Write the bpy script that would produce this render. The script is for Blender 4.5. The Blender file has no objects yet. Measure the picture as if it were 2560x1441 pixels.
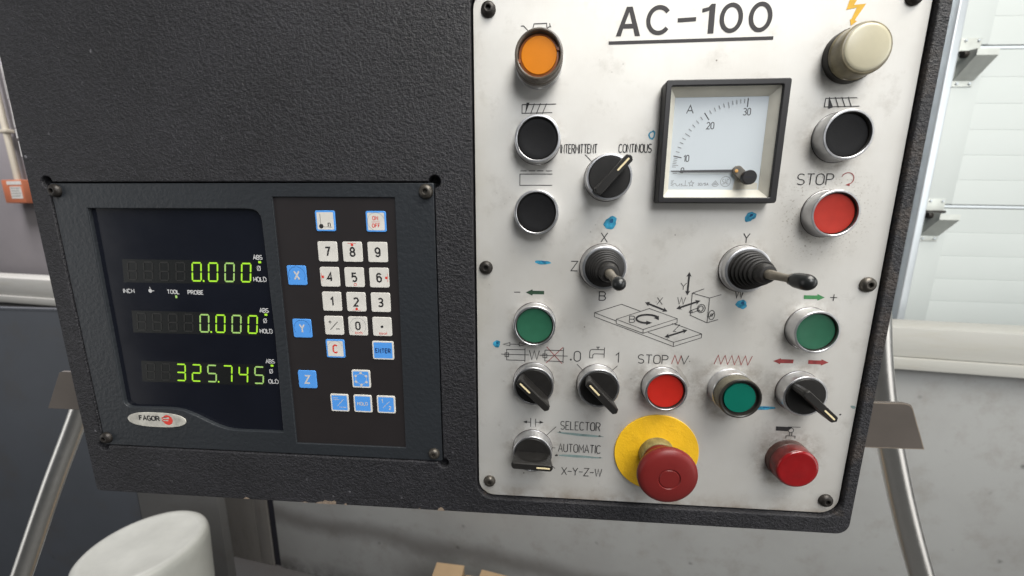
import bpy, bmesh, math, random
from mathutils import Vector, Matrix
random.seed(7)
S = bpy.context.scene
COL = S.collection
R = math.radians

# ------------------------------------------------------------------ camera
cam = bpy.data.cameras.new("camera")
cam.sensor_width = 36.0
cam.lens = 13.356
cam.clip_start = 0.01
cam.clip_end = 60.0
co = bpy.data.objects.new("camera", cam)
COL.objects.link(co)
right = Vector((0.99749751, 0.07053089, 0.00490945))
up = Vector((-0.01794158, 0.18535293, 0.98250821))
back = Vector((0.0683872, -0.98013758, 0.18615452))
M = Matrix((right, up, back)).transposed().to_4x4()
M.translation = Vector((0, -0.262, 0))
co.matrix_world = M
S.camera = co
cam.dof.use_dof = True
cam.dof.focus_distance = 0.262
cam.dof.aperture_fstop = 8.5

# ------------------------------------------------------------------ light
W = bpy.data.worlds.new("World")
S.world = W
W.use_nodes = True
W.node_tree.nodes["Background"].inputs[0].default_value = (0.80, 0.90, 1.0, 1)
W.node_tree.nodes["Background"].inputs[1].default_value = 0.08


def area(name, loc, target, sx, sy, power, col):
    l = bpy.data.lights.new(name, 'AREA')
    l.shape = 'RECTANGLE'; l.size = sx; l.size_y = sy; l.energy = power; l.color = col
    o = bpy.data.objects.new(name, l)
    COL.objects.link(o)
    o.location = loc
    d = Vector(target) - Vector(loc)
    o.rotation_euler = d.to_track_quat('-Z', 'Y').to_euler()
    return o


area("skylight", (0.9, -0.75, 2.1), (0.1, 0.05, 0.0), 2.2, 1.2, 112, (1.0, 0.965, 0.90))
area("door_fill", (2.7, -0.6, 0.5), (1.6, 1.2, -0.5), 1.6, 1.2, 13, (0.95, 1.0, 1.0))  # unseen fill lamp added to brighten the door
area("front_softbox", (1.0, -3.0, 2.0), (0.0, 0.0, -0.1), 1.7, 1.4, 72, (0.97, 0.98, 1.0))  # unseen softbox added for frontal light and the plate's reflection
area("right_fill", (2.5, -1.5, -0.35), (0.3, 0.1, -0.35), 1.5, 2.6, 17, (1.0, 0.98, 0.95))  # unseen tall lamp added for highlights on the right tube and buttons
area("left_window", (-2.7, 1.0, 1.7), (-2.5, 1.5, -0.3), 0.6, 0.6, 75, (1.0, 0.97, 1.0))
area("left_tube_fill", (-2.9, -1.1, -0.2), (-0.5, 0.1, -0.3), 1.4, 2.4, 12, (1.0, 0.98, 0.96))  # unseen lamp added for the bright streak on the left tube

S.view_settings.view_transform = 'Standard'
S.view_settings.look = 'None'
S.view_settings.exposure = 0.0
S.view_settings.gamma = 1.0


# ------------------------------------------------------------------ materials
def lin(r, g, b):
    def f(c):
        c /= 255.0
        return c / 12.92 if c <= 0.04045 else ((c + 0.055) / 1.055) ** 2.4
    return (f(r), f(g), f(b), 1)


class NT:
    def __init__(self, name):
        self.m = bpy.data.materials.new(name)
        self.m.use_nodes = True
        self.t = self.m.node_tree
        self.b = self.t.nodes["Principled BSDF"]

    def n(self, typ, **kw):
        x = self.t.nodes.new(typ)
        for k, v in kw.items():
            if k.startswith('i_'):
                key = k[2:]
                key = int(key) if key.isdigit() else key.replace('_', ' ')
                x.inputs[key].default_value = v
            else:
                setattr(x, k, v)
        return x

    def l(self, a, ao, b, bi):
        self.t.links.new(a.outputs[ao], b.inputs[bi])

    def coord(self, scale=(1, 1, 1)):
        tc = self.n('ShaderNodeTexCoord')
        mp = self.n('ShaderNodeMapping')
        mp.inputs['Scale'].default_value = scale
        self.l(tc, 'Object', mp, 'Vector')
        return mp

    def noise(self, scale, detail=4, rough=0.6, stretch=(1, 1, 1)):
        mp = self.coord(stretch)
        nz = self.n('ShaderNodeTexNoise')
        nz.inputs['Scale'].default_value = scale
        nz.inputs['Detail'].default_value = detail
        nz.inputs['Roughness'].default_value = rough
        self.l(mp, 'Vector', nz, 'Vector')
        return nz

    def ramp(self, src, out, p0, p1, c0=(0, 0, 0, 1), c1=(1, 1, 1, 1)):
        r = self.n('ShaderNodeValToRGB')
        r.color_ramp.elements[0].position = p0
        r.color_ramp.elements[1].position = p1
        r.color_ramp.elements[0].color = c0
        r.color_ramp.elements[1].color = c1
        self.l(src, out, r, 'Fac')
        return r

    def mix(self, fac, a, b):
        """fac: (node, out) or float; a, b: colour tuple or (node, out)"""
        x = self.n('ShaderNodeMix', data_type='RGBA')
        for v, s in ((fac, 0), (a, 6), (b, 7)):
            if isinstance(v, tuple) and len(v) == 2:
                self.t.links.new(v[0].outputs[v[1]], x.inputs[s])
            else:
                x.inputs[s].default_value = v
        return x

    def bump(self, src, out, dist, strength=1.0, prev=None):
        bp = self.n('ShaderNodeBump')
        bp.inputs['Distance'].default_value = dist
        bp.inputs['Strength'].default_value = strength
        self.l(src, out, bp, 'Height')
        if prev: self.l(prev, 'Normal', bp, 'Normal')
        self.l(bp, 'Normal', self.b, 'Normal')
        return bp


def mat(name, col, rough=0.5, metal=0.0, var=0.0, vscale=60, bump=0.0, bscale=400, spec=0.5, trans=0.0,
        emit=None, estr=0.0, coat=0.0, rvar=0.0):
    k = NT(name)
    b = k.b
    b.inputs['Base Color'].default_value = col
    b.inputs['Roughness'].default_value = rough
    b.inputs['Metallic'].default_value = metal
    b.inputs['Specular IOR Level'].default_value = spec
    b.inputs['Transmission Weight'].default_value = trans
    b.inputs['Coat Weight'].default_value = coat
    if var:
        nz = k.noise(vscale, 6)
        rp = k.ramp(nz, 'Fac', 0.3, 0.72)
        dk = tuple(c * (1 - var) for c in col[:3]) + (1,)
        mx = k.mix((rp, 'Color'), dk, col)
        k.l(mx, 2, b, 'Base Color')
    if rvar:
        nz = k.noise(vscale * 1.7, 4)
        mr = k.n('ShaderNodeMapRange')
        mr.inputs['To Min'].default_value = max(0, rough - rvar)
        mr.inputs['To Max'].default_value = rough + rvar
        k.l(nz, 'Fac', mr, 'Value')
        k.l(mr, 0, b, 'Roughness')
    if bump:
        nz = k.noise(bscale, 3)
        k.bump(nz, 'Fac', bump)
    if emit:
        b.inputs['Emission Color'].default_value = emit
        b.inputs['Emission Strength'].default_value = estr
    return k.m


def plate_material():
    k = NT("brushed_aluminium")
    b = k.b
    base = (0.655, 0.645, 0.615, 1)
    n1 = k.noise(9, 6, 0.62)
    r1 = k.ramp(n1, 'Fac', 0.40, 0.78)
    m1 = k.mix((r1, 'Color'), base, (0.55, 0.53, 0.49, 1))
    n2 = k.noise(34, 8, 0.7)
    r2 = k.ramp(n2, 'Fac', 0.55, 0.80)
    m2 = k.mix((r2, 'Color'), (m1, 2), (0.46, 0.44, 0.405, 1))
    # grime rings round the operated buttons: (x, y, radius, width, strength)
    tc = k.n('ShaderNodeTexCoord')
    prev = (m2, 2)
    spots = [(0.1827, 0.002, 0.024, 0.013, 0.55), (0.1827, -0.074, 0.019, 0.008, 0.55), (-0.002, -0.1723, 0.019, 0.008, 0.6),
             (0.1827, -0.1721, 0.021, 0.010, 0.8), (0.136, -0.1193, 0.022, 0.008, 0.7), (-0.002, -0.1193, 0.018, 0.006, 0.5),
             (0.044, -0.1193, 0.018, 0.006, 0.5), (0.090, -0.1193, 0.021, 0.008, 0.6), (0.1827, -0.1193, 0.019, 0.008, 0.6),
             (0.136, -0.034, 0.019, 0.007, 0.5), (0.044, -0.034, 0.018, 0.006, 0.4), (-0.002, -0.074, 0.018, 0.006, 0.4),
             (0.1827, 0.048, 0.019, 0.007, 0.5), (-0.002, 0.048, 0.018, 0.005, 0.35), (0.1827, 0.094, 0.019, 0.006, 0.4)]
    fine = k.noise(95, 8, 0.75)
    speck = k.noise(620, 3, 0.6)
    for i, (x, y, r, w, st) in enumerate(spots):
        d = k.n('ShaderNodeVectorMath', operation='DISTANCE')
        k.l(tc, 'Object', d, 0)
        d.inputs[1].default_value = (x, y, 0)
        mr = k.n('ShaderNodeMapRange', interpolation_type='SMOOTHSTEP')
        mr.inputs['From Min'].default_value = r + w
        mr.inputs['From Max'].default_value = r - w * 0.4
        k.l(d, 'Value', mr, 'Value')
        src = speck if i == 0 else fine
        rp = k.ramp(src, 'Fac', 0.60 if i == 0 else 0.42, 0.64 if i == 0 else 0.75)
        mu = k.n('ShaderNodeMath', operation='MULTIPLY')
        k.l(mr, 0, mu, 0); k.l(rp, 'Color', mu, 1)
        m3 = k.n('ShaderNodeMath', operation='MULTIPLY')
        k.l(mu, 0, m3, 0); m3.inputs[1].default_value = st
        mx = k.mix((m3, 0), prev, (0.22, 0.17, 0.12, 1))
        prev = (mx, 2)
    # rusty staining that creeps in from the lower edge and the left rim
    sp = k.n('ShaderNodeSeparateXYZ'); k.l(tc, 'Object', sp, 0)
    mr = k.n('ShaderNodeMapRange'); mr.inputs['From Min'].default_value = -0.203; mr.inputs['From Max'].default_value = -0.217
    k.l(sp, 1, mr, 'Value')
    rp = k.ramp(n2, 'Fac', 0.40, 0.62)
    mu = k.n('ShaderNodeMath', operation='MULTIPLY'); k.l(mr, 0, mu, 0); k.l(rp, 'Color', mu, 1)
    mx = k.mix((mu, 0), prev, (0.36, 0.30, 0.24, 1)); prev = (mx, 2)
    mr = k.n('ShaderNodeMapRange'); mr.inputs['From Min'].default_value = -0.030; mr.inputs['From Max'].default_value = -0.046
    k.l(sp, 0, mr, 'Value')
    mu = k.n('ShaderNodeMath', operation='MULTIPLY'); k.l(mr, 0, mu, 0); k.l(r1, 'Color', mu, 1)
    mx = k.mix((mu, 0), prev, (0.55, 0.52, 0.43, 1)); prev = (mx, 2)
    # tiny dark flecks
    vo = k.n('ShaderNodeTexVoronoi', voronoi_dimensions='2D'); vo.inputs['Scale'].default_value = 85
    k.l(tc, 'Object', vo, 'Vector')
    rv = k.ramp(vo, 'Distance', 0.03, 0.055, (1, 1, 1, 1), (0, 0, 0, 1))
    rn = k.ramp(n2, 'Fac', 0.57, 0.66)
    mu = k.n('ShaderNodeMath', operation='MULTIPLY'); k.l(rv, 'Color', mu, 0); k.l(rn, 'Color', mu, 1)
    mx = k.mix((mu, 0), prev, (0.12, 0.10, 0.08, 1)); prev = (mx, 2)
    k.t.links.new(prev[0].outputs[prev[1]], b.inputs['Base Color'])
    b.inputs['Metallic'].default_value = 0.60
    br = k.noise(1.0, 3, 0.6, (2600, 60, 1))
    mr = k.n('ShaderNodeMapRange'); mr.inputs['To Min'].default_value = 0.52; mr.inputs['To Max'].default_value = 0.66
    b.inputs['Specular IOR Level'].default_value = 0.3
    k.l(br, 'Fac', mr, 'Value'); k.l(mr, 0, b, 'Roughness')
    bp = k.bump(br, 'Fac', 0.00002, 0.5)
    k.bump(n1, 'Fac', 0.0006, 0.35, bp)
    return k.m


def console_material():
    k = NT("black_wrinkle_paint")
    b = k.b
    n0 = k.noise(14, 5)
    r0 = k.ramp(n0, 'Fac', 0.3, 0.75)
    m0 = k.mix((r0, 'Color'), (0.015, 0.015, 0.0165, 1), (0.023, 0.023, 0.0255, 1))
    # worn brown primer along the lower strip and right border
    tc = k.n('ShaderNodeTexCoord')
    sp = k.n('ShaderNodeSeparateXYZ'); k.l(tc, 'Object', sp, 0)
    n1 = k.noise(40, 7, 0.7)
    wear = None
    for axis, a, z in ((0, 0.2235, 0.2325), (1, -0.2225, -0.2145)):
        mr = k.n('ShaderNodeMapRange'); mr.inputs['From Min'].default_value = a; mr.inputs['From Max'].default_value = z
        k.l(sp, axis, mr, 'Value')
        if axis == 1:
            gx = k.n('ShaderNodeMath', operation='GREATER_THAN'); gx.inputs[1].default_value = -0.04
            k.l(sp, 0, gx, 0)
            g2 = k.n('ShaderNodeMath', operation='MULTIPLY'); k.l(mr, 0, g2, 0); k.l(gx, 0, g2, 1)
            mr = g2
        ad = k.n('ShaderNodeMath', operation='MULTIPLY'); k.l(mr, 0, ad, 0); k.l(n1, 'Fac', ad, 1)
        if wear is None: wear = ad
        else:
            mm_ = k.n('ShaderNodeMath', operation='MAXIMUM'); k.l(wear, 0, mm_, 0); k.l(ad, 0, mm_, 1); wear = mm_
    rw = k.ramp(wear, 0, 0.47, 0.58)
    m1 = k.mix((rw, 'Color'), (m0, 2), (0.040, 0.033, 0.028, 1))
    vo = k.n('ShaderNodeTexVoronoi', voronoi_dimensions='2D'); vo.inputs['Scale'].default_value = 38
    k.l(tc, 'Object', vo, 'Vector')
    rv = k.ramp(vo, 'Distance', 0.03, 0.05, (1, 1, 1, 1), (0, 0, 0, 1))
    rn = k.ramp(n1, 'Fac', 0.55, 0.63)
    mu = k.n('ShaderNodeMath', operation='MULTIPLY'); k.l(rv, 'Color', mu, 0); k.l(rn, 'Color', mu, 1)
    m2 = k.mix((mu, 0), (m1, 2), (0.13, 0.13, 0.135, 1))
    ns = k.noise(6, 5, 0.6)
    rr = k.n('ShaderNodeMapRange'); rr.inputs['From Min'].default_value = 0.3; rr.inputs['From Max'].default_value = 0.7
    rr.inputs['To Min'].default_value = 0.40; rr.inputs['To Max'].default_value = 0.56
    k.l(ns, 'Fac', rr, 'Value'); k.l(rr, 0, b, 'Roughness')
    k.l(m2, 2, b, 'Base Color')
    b.inputs['Roughness'].default_value = 0.46
    b.inputs['Specular IOR Level'].default_value = 0.36
    f = k.noise(520, 4, 0.62, (1, 1.1, 1))
    rf = k.ramp(f, 'Fac', 0.36, 0.66)
    mv = k.mix((rf, 'Color'), (0.72, 0.72, 0.74, 1), (1.45, 1.42, 1.5, 1))
    ml = k.n('ShaderNodeMix', data_type='RGBA', blend_type='MULTIPLY'); ml.inputs[0].default_value = 1.0
    k.l(m2, 2, ml, 6); k.l(mv, 2, ml, 7); k.l(ml, 2, b, 'Base Color')
    bp = k.bump(rf, 'Color', 0.00045, 1.0)
    g = k.noise(150, 3, 0.5)
    k.bump(g, 'Fac', 0.0008, 0.5, bp)
    return k.m


def stained(name, base, dark, brown, scale=2.6, rough=0.6, streak=(1, 1, 1), dirt=None, band=None):
    k = NT(name)
    b = k.b
    n1 = k.noise(scale, 8, 0.62, streak)
    r1 = k.ramp(n1, 'Fac', 0.42, 0.75)
    m1 = k.mix((r1, 'Color'), base, dark)
    n2 = k.noise(scale * 3.3, 8, 0.7, streak)
    r2 = k.ramp(n2, 'Fac', 0.52, 0.80)
    m2 = k.mix((r2, 'Color'), (m1, 2), brown)
    vo = k.n('ShaderNodeTexVoronoi'); vo.inputs['Scale'].default_value = 9
    k.l(k.coord(), 'Vector', vo, 'Vector')
    rv = k.ramp(vo, 'Distance', 0.03, 0.10, (1, 1, 1, 1), (0, 0, 0, 1))
    rn = k.ramp(n2, 'Fac', 0.5, 0.6)
    mu = k.n('ShaderNodeMath', operation='MULTIPLY'); k.l(rv, 'Color', mu, 0); k.l(rn, 'Color', mu, 1)
    m3 = k.mix((mu, 0), (m2, 2), tuple(c * 0.35 for c in dark[:3]) + (1,))
    if band:     # soft dark stripe along the wall: (height, half width, x from, x to)
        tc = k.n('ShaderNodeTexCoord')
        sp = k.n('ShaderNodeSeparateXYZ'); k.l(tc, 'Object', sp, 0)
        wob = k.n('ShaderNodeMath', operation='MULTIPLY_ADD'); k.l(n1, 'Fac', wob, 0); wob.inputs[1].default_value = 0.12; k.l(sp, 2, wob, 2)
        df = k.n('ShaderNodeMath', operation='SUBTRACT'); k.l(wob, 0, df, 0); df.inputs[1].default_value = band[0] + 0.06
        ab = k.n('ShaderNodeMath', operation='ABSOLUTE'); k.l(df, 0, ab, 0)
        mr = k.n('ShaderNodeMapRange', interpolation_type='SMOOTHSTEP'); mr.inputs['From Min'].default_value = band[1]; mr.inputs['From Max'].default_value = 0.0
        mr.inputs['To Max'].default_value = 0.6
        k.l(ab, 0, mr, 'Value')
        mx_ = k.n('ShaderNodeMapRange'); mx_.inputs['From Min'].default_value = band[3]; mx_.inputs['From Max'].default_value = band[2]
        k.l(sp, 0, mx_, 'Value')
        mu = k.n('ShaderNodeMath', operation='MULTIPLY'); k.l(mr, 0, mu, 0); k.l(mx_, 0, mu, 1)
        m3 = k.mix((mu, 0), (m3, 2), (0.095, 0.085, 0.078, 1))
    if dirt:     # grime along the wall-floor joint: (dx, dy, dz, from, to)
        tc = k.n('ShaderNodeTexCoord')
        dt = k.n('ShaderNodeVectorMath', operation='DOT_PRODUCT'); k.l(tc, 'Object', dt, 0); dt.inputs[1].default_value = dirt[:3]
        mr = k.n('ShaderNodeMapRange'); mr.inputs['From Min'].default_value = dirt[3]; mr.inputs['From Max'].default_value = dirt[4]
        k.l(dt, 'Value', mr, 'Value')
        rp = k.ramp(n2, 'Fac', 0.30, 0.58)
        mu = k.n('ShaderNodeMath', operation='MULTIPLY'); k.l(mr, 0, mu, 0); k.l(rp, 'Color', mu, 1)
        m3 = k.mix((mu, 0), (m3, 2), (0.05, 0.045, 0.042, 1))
    k.l(m3, 2, b, 'Base Color')
    b.inputs['Roughness'].default_value = rough
    k.bump(n2, 'Fac', 0.002, 0.4)
    return k.m


def glass_material():
    k = NT("clear_pane")
    o = k.t.nodes["Material Output"]
    tr = k.n('ShaderNodeBsdfTransparent')
    tr.inputs[0].default_value = (0.99, 0.995, 1.0, 1)
    gl = k.n('ShaderNodeBsdfGlossy'); gl.inputs['Roughness'].default_value = 0.06
    lw = k.n('ShaderNodeLayerWeight'); lw.inputs['Blend'].default_value = 0.12
    fr = k.n('ShaderNodeMapRange'); fr.inputs['To Min'].default_value = 0.03; fr.inputs['To Max'].default_value = 0.5
    k.l(lw, 'Facing', fr, 'Value')
    mx = k.n('ShaderNodeMixShader')
    k.l(fr, 0, mx, 0); k.l(tr, 0, mx, 1); k.l(gl, 0, mx, 2); k.l(mx, 0, o, 'Surface')
    return k.m


PLATE = plate_material()
BLACK = console_material()
CHROME = mat("satin_chrome", (0.70, 0.70, 0.71, 1), 0.34, 1.0, var=0.25, rvar=0.08, vscale=110)
STEEL = mat("polished_tube", (0.80, 0.79, 0.76, 1), 0.33, 1.0, rvar=0.07, vscale=90)
INK = mat("black_print", (0.018, 0.017, 0.018, 1), 0.6)
TITLE = mat("title_print", (0.04, 0.036, 0.038, 1), 0.55, spec=0.3)
REDINK = mat("red_print", (0.34, 0.045, 0.045, 1), 0.6, var=0.5, vscale=300)
GREENINK = mat("green_print", (0.05, 0.24, 0.08, 1), 0.6, var=0.35, vscale=200)
DGREENINK = mat("dark_green_print", (0.02, 0.06, 0.03, 1), 0.6, var=0.6, vscale=250)
YELINK = mat("yellow_print", (0.80, 0.46, 0.03, 1), 0.6, var=0.2, vscale=200)
BLUEINK = mat("blue_marker", (0.06, 0.43, 0.68, 1), 0.35, var=0.8, vscale=260)
DKBLUE = mat("dark_blue_marker", (0.02, 0.13, 0.30, 1), 0.35, var=0.6, vscale=400)
TEALINK = mat("teal_marker", (0.25, 0.35, 0.34, 1), 0.5, var=0.5, vscale=160)
CAPBLACK = mat("black_cap", (0.013, 0.013, 0.014, 1), 0.45, var=0.2, vscale=120, bump=0.00005, bscale=900, spec=0.15)
CAPRED = mat("red_cap", (0.47, 0.020, 0.012, 1), 0.45, var=0.15, vscale=90, spec=0.2)
CAPREDW = mat("worn_red_cap", (0.44, 0.034, 0.022, 1), 0.5, var=0.2, vscale=90, spec=0.2)
CAPGREEN = mat("green_cap", (0.025, 0.120, 0.068, 1), 0.42, var=0.2, vscale=90, spec=0.3)
KNOB = mat("black_knob", (0.017, 0.016, 0.015, 1), 0.40, var=0.3, vscale=150, rvar=0.1, spec=0.35)
INLAY = mat("cream_inlay", (0.78, 0.66, 0.40, 1), 0.5)
AMBER = mat("amber_lens", (0.70, 0.22, 0.008, 1), 0.45, var=0.08, vscale=100, spec=0.15)
AMBERRIM = mat("amber_rim", (0.28, 0.09, 0.03, 1), 0.3)
SMOKE = mat("smoky_guard", (0.17, 0.14, 0.11, 1), 0.25, var=0.35, vscale=200, trans=0.25)
OLIVE = mat("dusty_guard", (0.17, 0.155, 0.11, 1), 0.4, var=0.45, vscale=260)
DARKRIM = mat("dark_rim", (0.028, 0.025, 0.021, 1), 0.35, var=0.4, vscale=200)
LAMPGREEN = mat("green_lens", (0.003, 0.13, 0.09, 1), 0.45, var=0.08, vscale=80, spec=0.12)
LAMPWHITE = mat("milky_lens", (0.66, 0.61, 0.44, 1), 0.3, var=0.15, vscale=60, trans=0.15)
LAMPBODY = mat("dirty_milky_body", (0.36, 0.31, 0.2, 1), 0.3, var=0.6, vscale=110, trans=0.1)
LAMPRED = mat("red_lens", (0.27, 0.009, 0.011, 1), 0.14, var=0.2, vscale=80, coat=0.5)
LAMPREDB = mat("red_lamp_body", (0.22, 0.025, 0.022, 1), 0.3, var=0.7, vscale=140)
YELLOW = stained("yellow_plate", (0.86, 0.51, 0.015, 1), (0.82, 0.475, 0.015, 1), (0.72, 0.42, 0.02, 1), 45, 0.5)
ESTOP = mat("estop_red", (0.17, 0.016, 0.015, 1), 0.40, var=0.15, vscale=60, rvar=0.08, spec=0.35)
COLLAR = mat("grimy_collar", (0.30, 0.25, 0.10, 1), 0.5, var=0.6, vscale=200)
RUBBER = mat("black_rubber", (0.018, 0.0165, 0.015, 1), 0.55, var=0.5, vscale=180)
STICK = mat("dull_stick", (0.30, 0.27, 0.22, 1), 0.45, 0.5, var=0.4, vscale=300)
BALL = mat("black_ball", (0.016, 0.017, 0.017, 1), 0.3)
SCREW = mat("blackened_screw", (0.042, 0.037, 0.033, 1), 0.42, 0.5, var=0.45, vscale=300)
SCREWWORN = mat("worn_screw", (0.12, 0.108, 0.093, 1), 0.38, 0.7, var=0.5, vscale=300)
METERBLK = mat("meter_black", (0.013, 0.012, 0.013, 1), 0.42, var=0.2, vscale=150)
METERCRM = mat("meter_cream", (0.66, 0.63, 0.54, 1), 0.5, var=0.12, vscale=90)
DIAL = mat("dial_white", (0.62, 0.67, 0.70, 1), 0.55)
DIALINK = mat("dial_print", (0.07, 0.07, 0.075, 1), 0.6)
DIALGREY = mat("dial_fine_print", (0.22, 0.22, 0.23, 1), 0.6)
COPPER = mat("copper_dot", (0.75, 0.40, 0.12, 1), 0.4)
SCREWSHADE = mat("screw_shade_grey", (0.17, 0.155, 0.13, 1), 0.5, var=0.3, vscale=300)
GLASS = glass_material()
BEZEL = mat("blue_grey_bezel", (0.021, 0.0245, 0.029, 1), 0.45, var=0.15, vscale=20, bump=0.00045, bscale=330)
OVERLAY = mat("keypad_overlay", (0.019, 0.016, 0.0165, 1), 0.42, var=0.12, vscale=40)
SCREEN = mat("dark_screen", (0.0075, 0.0088, 0.0145, 1), 0.16, var=0.2, vscale=20, rvar=0.05)
STRIP = mat("digit_strip", (0.009, 0.010, 0.010, 1), 0.25)
GHOST = mat("unlit_segment", (0.0135, 0.0135, 0.013, 1), 0.4)
LIT = mat("lit_segment", (0.1, 0.2, 0.01, 1), 0.5, emit=(0.40, 0.80, 0.03, 1), estr=0.85)
LITDIM = mat("dim_lit_segment", (0.2, 0.3, 0.12, 1), 0.5, emit=(0.30, 0.55, 0.09, 1), estr=0.6)
WHITEPRINT = mat("white_print", (0.62, 0.62, 0.62, 1), 0.5, var=0.25, vscale=500)
KEYWHITE = mat("white_key", (0.70, 0.68, 0.63, 1), 0.45, var=0.16, vscale=70)
KEYBLUE = mat("blue_key", (0.085, 0.32, 0.80, 1), 0.45, var=0.06, vscale=120)
KEYRED = mat("key_red_print", (0.62, 0.05, 0.035, 1), 0.5)
NAVY = mat("navy_print", (0.01, 0.03, 0.12, 1), 0.5)
BADGE = mat("badge_white", (0.62, 0.60, 0.54, 1), 0.4, var=0.45, vscale=140)
CHIP = mat("bare_chip", (0.26, 0.20, 0.15, 1), 0.7, var=0.5, vscale=300)
BAREEDGE = mat("bare_edge", (0.62, 0.60, 0.60, 1), 0.4, 0.3, var=0.5, vscale=90)
BROWNPL = mat("brown_plate", (0.098, 0.082, 0.070, 1), 0.5, 0.15, var=0.2, vscale=30)
BROWNEDGE = mat("plate_edge", (0.30, 0.25, 0.20, 1), 0.45, 0.4, var=0.4, vscale=90)
DOORW = mat("door_white", (0.535, 0.57, 0.555, 1), 0.45, var=0.05, vscale=3)
DOORSTRIP = mat("door_seal", (0.62, 0.67, 0.70, 1), 0.4)
SEAM = mat("door_seam", (0.18, 0.18, 0.18, 1), 0.6)
GALV = mat("galvanised", (0.62, 0.64, 0.60, 1), 0.42, 0.35, var=0.15, vscale=40)
GALVRAIL = mat("galvanised_rail", (0.60, 0.64, 0.67, 1), 0.35, 0.45, var=0.1, vscale=20)
GREASE = mat("greasy_roller", (0.05, 0.045, 0.04, 1), 0.35, 0.3, var=0.5, vscale=60)
SILL = stained("sill_paint", (0.425, 0.42, 0.39, 1), (0.375, 0.37, 0.335, 1), (0.38, 0.36, 0.30, 1), 2.2, 0.5, (0.4, 1, 3))
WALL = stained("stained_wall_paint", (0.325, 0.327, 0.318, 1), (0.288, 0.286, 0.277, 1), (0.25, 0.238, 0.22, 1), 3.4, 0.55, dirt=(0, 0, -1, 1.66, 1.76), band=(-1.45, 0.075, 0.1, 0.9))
WALLDK = stained("dark_wall_paint", (0.056, 0.063, 0.076, 1), (0.043, 0.048, 0.057, 1), (0.052, 0.05, 0.05, 1), 1.6, 0.55)
WALLMID = stained("brown_grey_wall_paint", (0.19, 0.18, 0.168, 1), (0.14, 0.135, 0.127, 1), (0.11, 0.095, 0.08, 1), 2.0, 0.55, (3, 1, 0.7))
CABSHADE = stained("cabinet_fading_shade", (0.088, 0.087, 0.086, 1), (0.074, 0.073, 0.072, 1), (0.068, 0.062, 0.056, 1), 2.0, 0.5)  # paler cabinet tone: a soft shade gradient painted as one step
GAPDK = mat("dark_gap_lining", (0.012, 0.012, 0.02, 1), 0.7)
FLOOR = stained("concrete_floor", (0.062, 0.062, 0.06, 1), (0.045, 0.044, 0.042, 1), (0.06, 0.052, 0.045, 1), 1.7, 0.7, dirt=(0.145, 1, 0, 1.0, 1.09))
BACKW = mat("far_wall_paint", (0.20, 0.185, 0.19, 1), 0.7, var=0.15, vscale=3)
ORANGE = mat("orange_box", (0.40, 0.125, 0.06, 1), 0.5, var=0.1, vscale=20)
PAPER = mat("grey_label", (0.50, 0.49, 0.46, 1), 0.6, var=0.2, vscale=60)
PIPE = mat("cream_conduit", (0.34, 0.31, 0.25, 1), 0.5)
PEEL = stained("peeling_white_post", (0.80, 0.72, 0.60, 1), (0.72, 0.66, 0.60, 1), (0.35, 0.27, 0.2, 1), 14, 0.6, (3, 1, 0.4))
DRUM = mat("translucent_white_plastic", (0.455, 0.46, 0.425, 1), 0.40, var=0.16, vscale=14, spec=0.4, bump=0.0012, bscale=9)
CARD = mat("cardboard", (0.36, 0.25, 0.14, 1), 0.8, var=0.15, vscale=12)

# ------------------------------------------------------------------ builders
MMs = 0.001


def finish(me, smooth=35):
    if smooth:
        for p in me.polygons: p.use_smooth = True
        me.set_sharp_from_angle(angle=R(smooth))
    return me


def bm_mesh(bm, name, smooth=35):
    bmesh.ops.recalc_face_normals(bm, faces=bm.faces[:])
    me = bpy.data.meshes.new(name)
    bm.to_mesh(me); bm.free()
    return finish(me, smooth)


def link(name, me, m=None, parent=None, loc=(0, 0, 0), rot=(0, 0, 0), label=None, cat=None, group=None, kind=None):
    o = bpy.data.objects.new(name, me)
    COL.objects.link(o)
    o.location = loc; o.rotation_euler = rot
    if parent is not None: o.parent = parent
    if m is not None and me is not None and len(me.materials) == 0: me.materials.append(m)
    if label: o['label'] = label
    if cat: o['category'] = cat
    if group: o['group'] = group
    if kind: o['kind'] = kind
    return o


def thing(name, label, cat, loc=(0, 0, 0), rot=(0, 0, 0), group=None):
    return link(name, None, None, None, loc, rot, label, cat, group)


def P3(x, y, h=0.0):
    return (x * MMs, y * MMs, h * MMs)


def lathe(prof, seg=56, name="lathe", smooth=30, hexring=None, offset=None):
    """prof: list of (radius mm, height mm); closes on the axis where r == 0. hexring: index from which rings are hexagonal"""
    bm = bmesh.new()
    rings = []
    for i, (r, h) in enumerate(prof):
        ox, oy = offset(h) if offset else (0, 0)
        if r <= 1e-6:
            rings.append([bm.verts.new(P3(ox, oy, h))])
        else:
            ring = []
            for s in range(seg):
                a = 2 * math.pi * s / seg
                rr = r
                if hexring is not None and i >= hexring:
                    b = (a % (math.pi / 3)) - math.pi / 6
                    rr = r * math.cos(math.pi / 6) / math.cos(b)
                ring.append(bm.verts.new(P3(ox + rr * math.cos(a), oy + rr * math.sin(a), h)))
            rings.append(ring)
    for a, b in zip(rings, rings[1:]):
        n = seg
        for s in range(n):
            t = (s + 1) % n
            if len(a) == 1 and len(b) == 1: continue
            if len(a) == 1: bm.faces.new((a[0], b[s], b[t]))
            elif len(b) == 1: bm.faces.new((a[s], a[t], b[0]))
            else: bm.faces.new((a[s], a[t], b[t], b[s]))
    return bm_mesh(bm, name, smooth)


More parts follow.
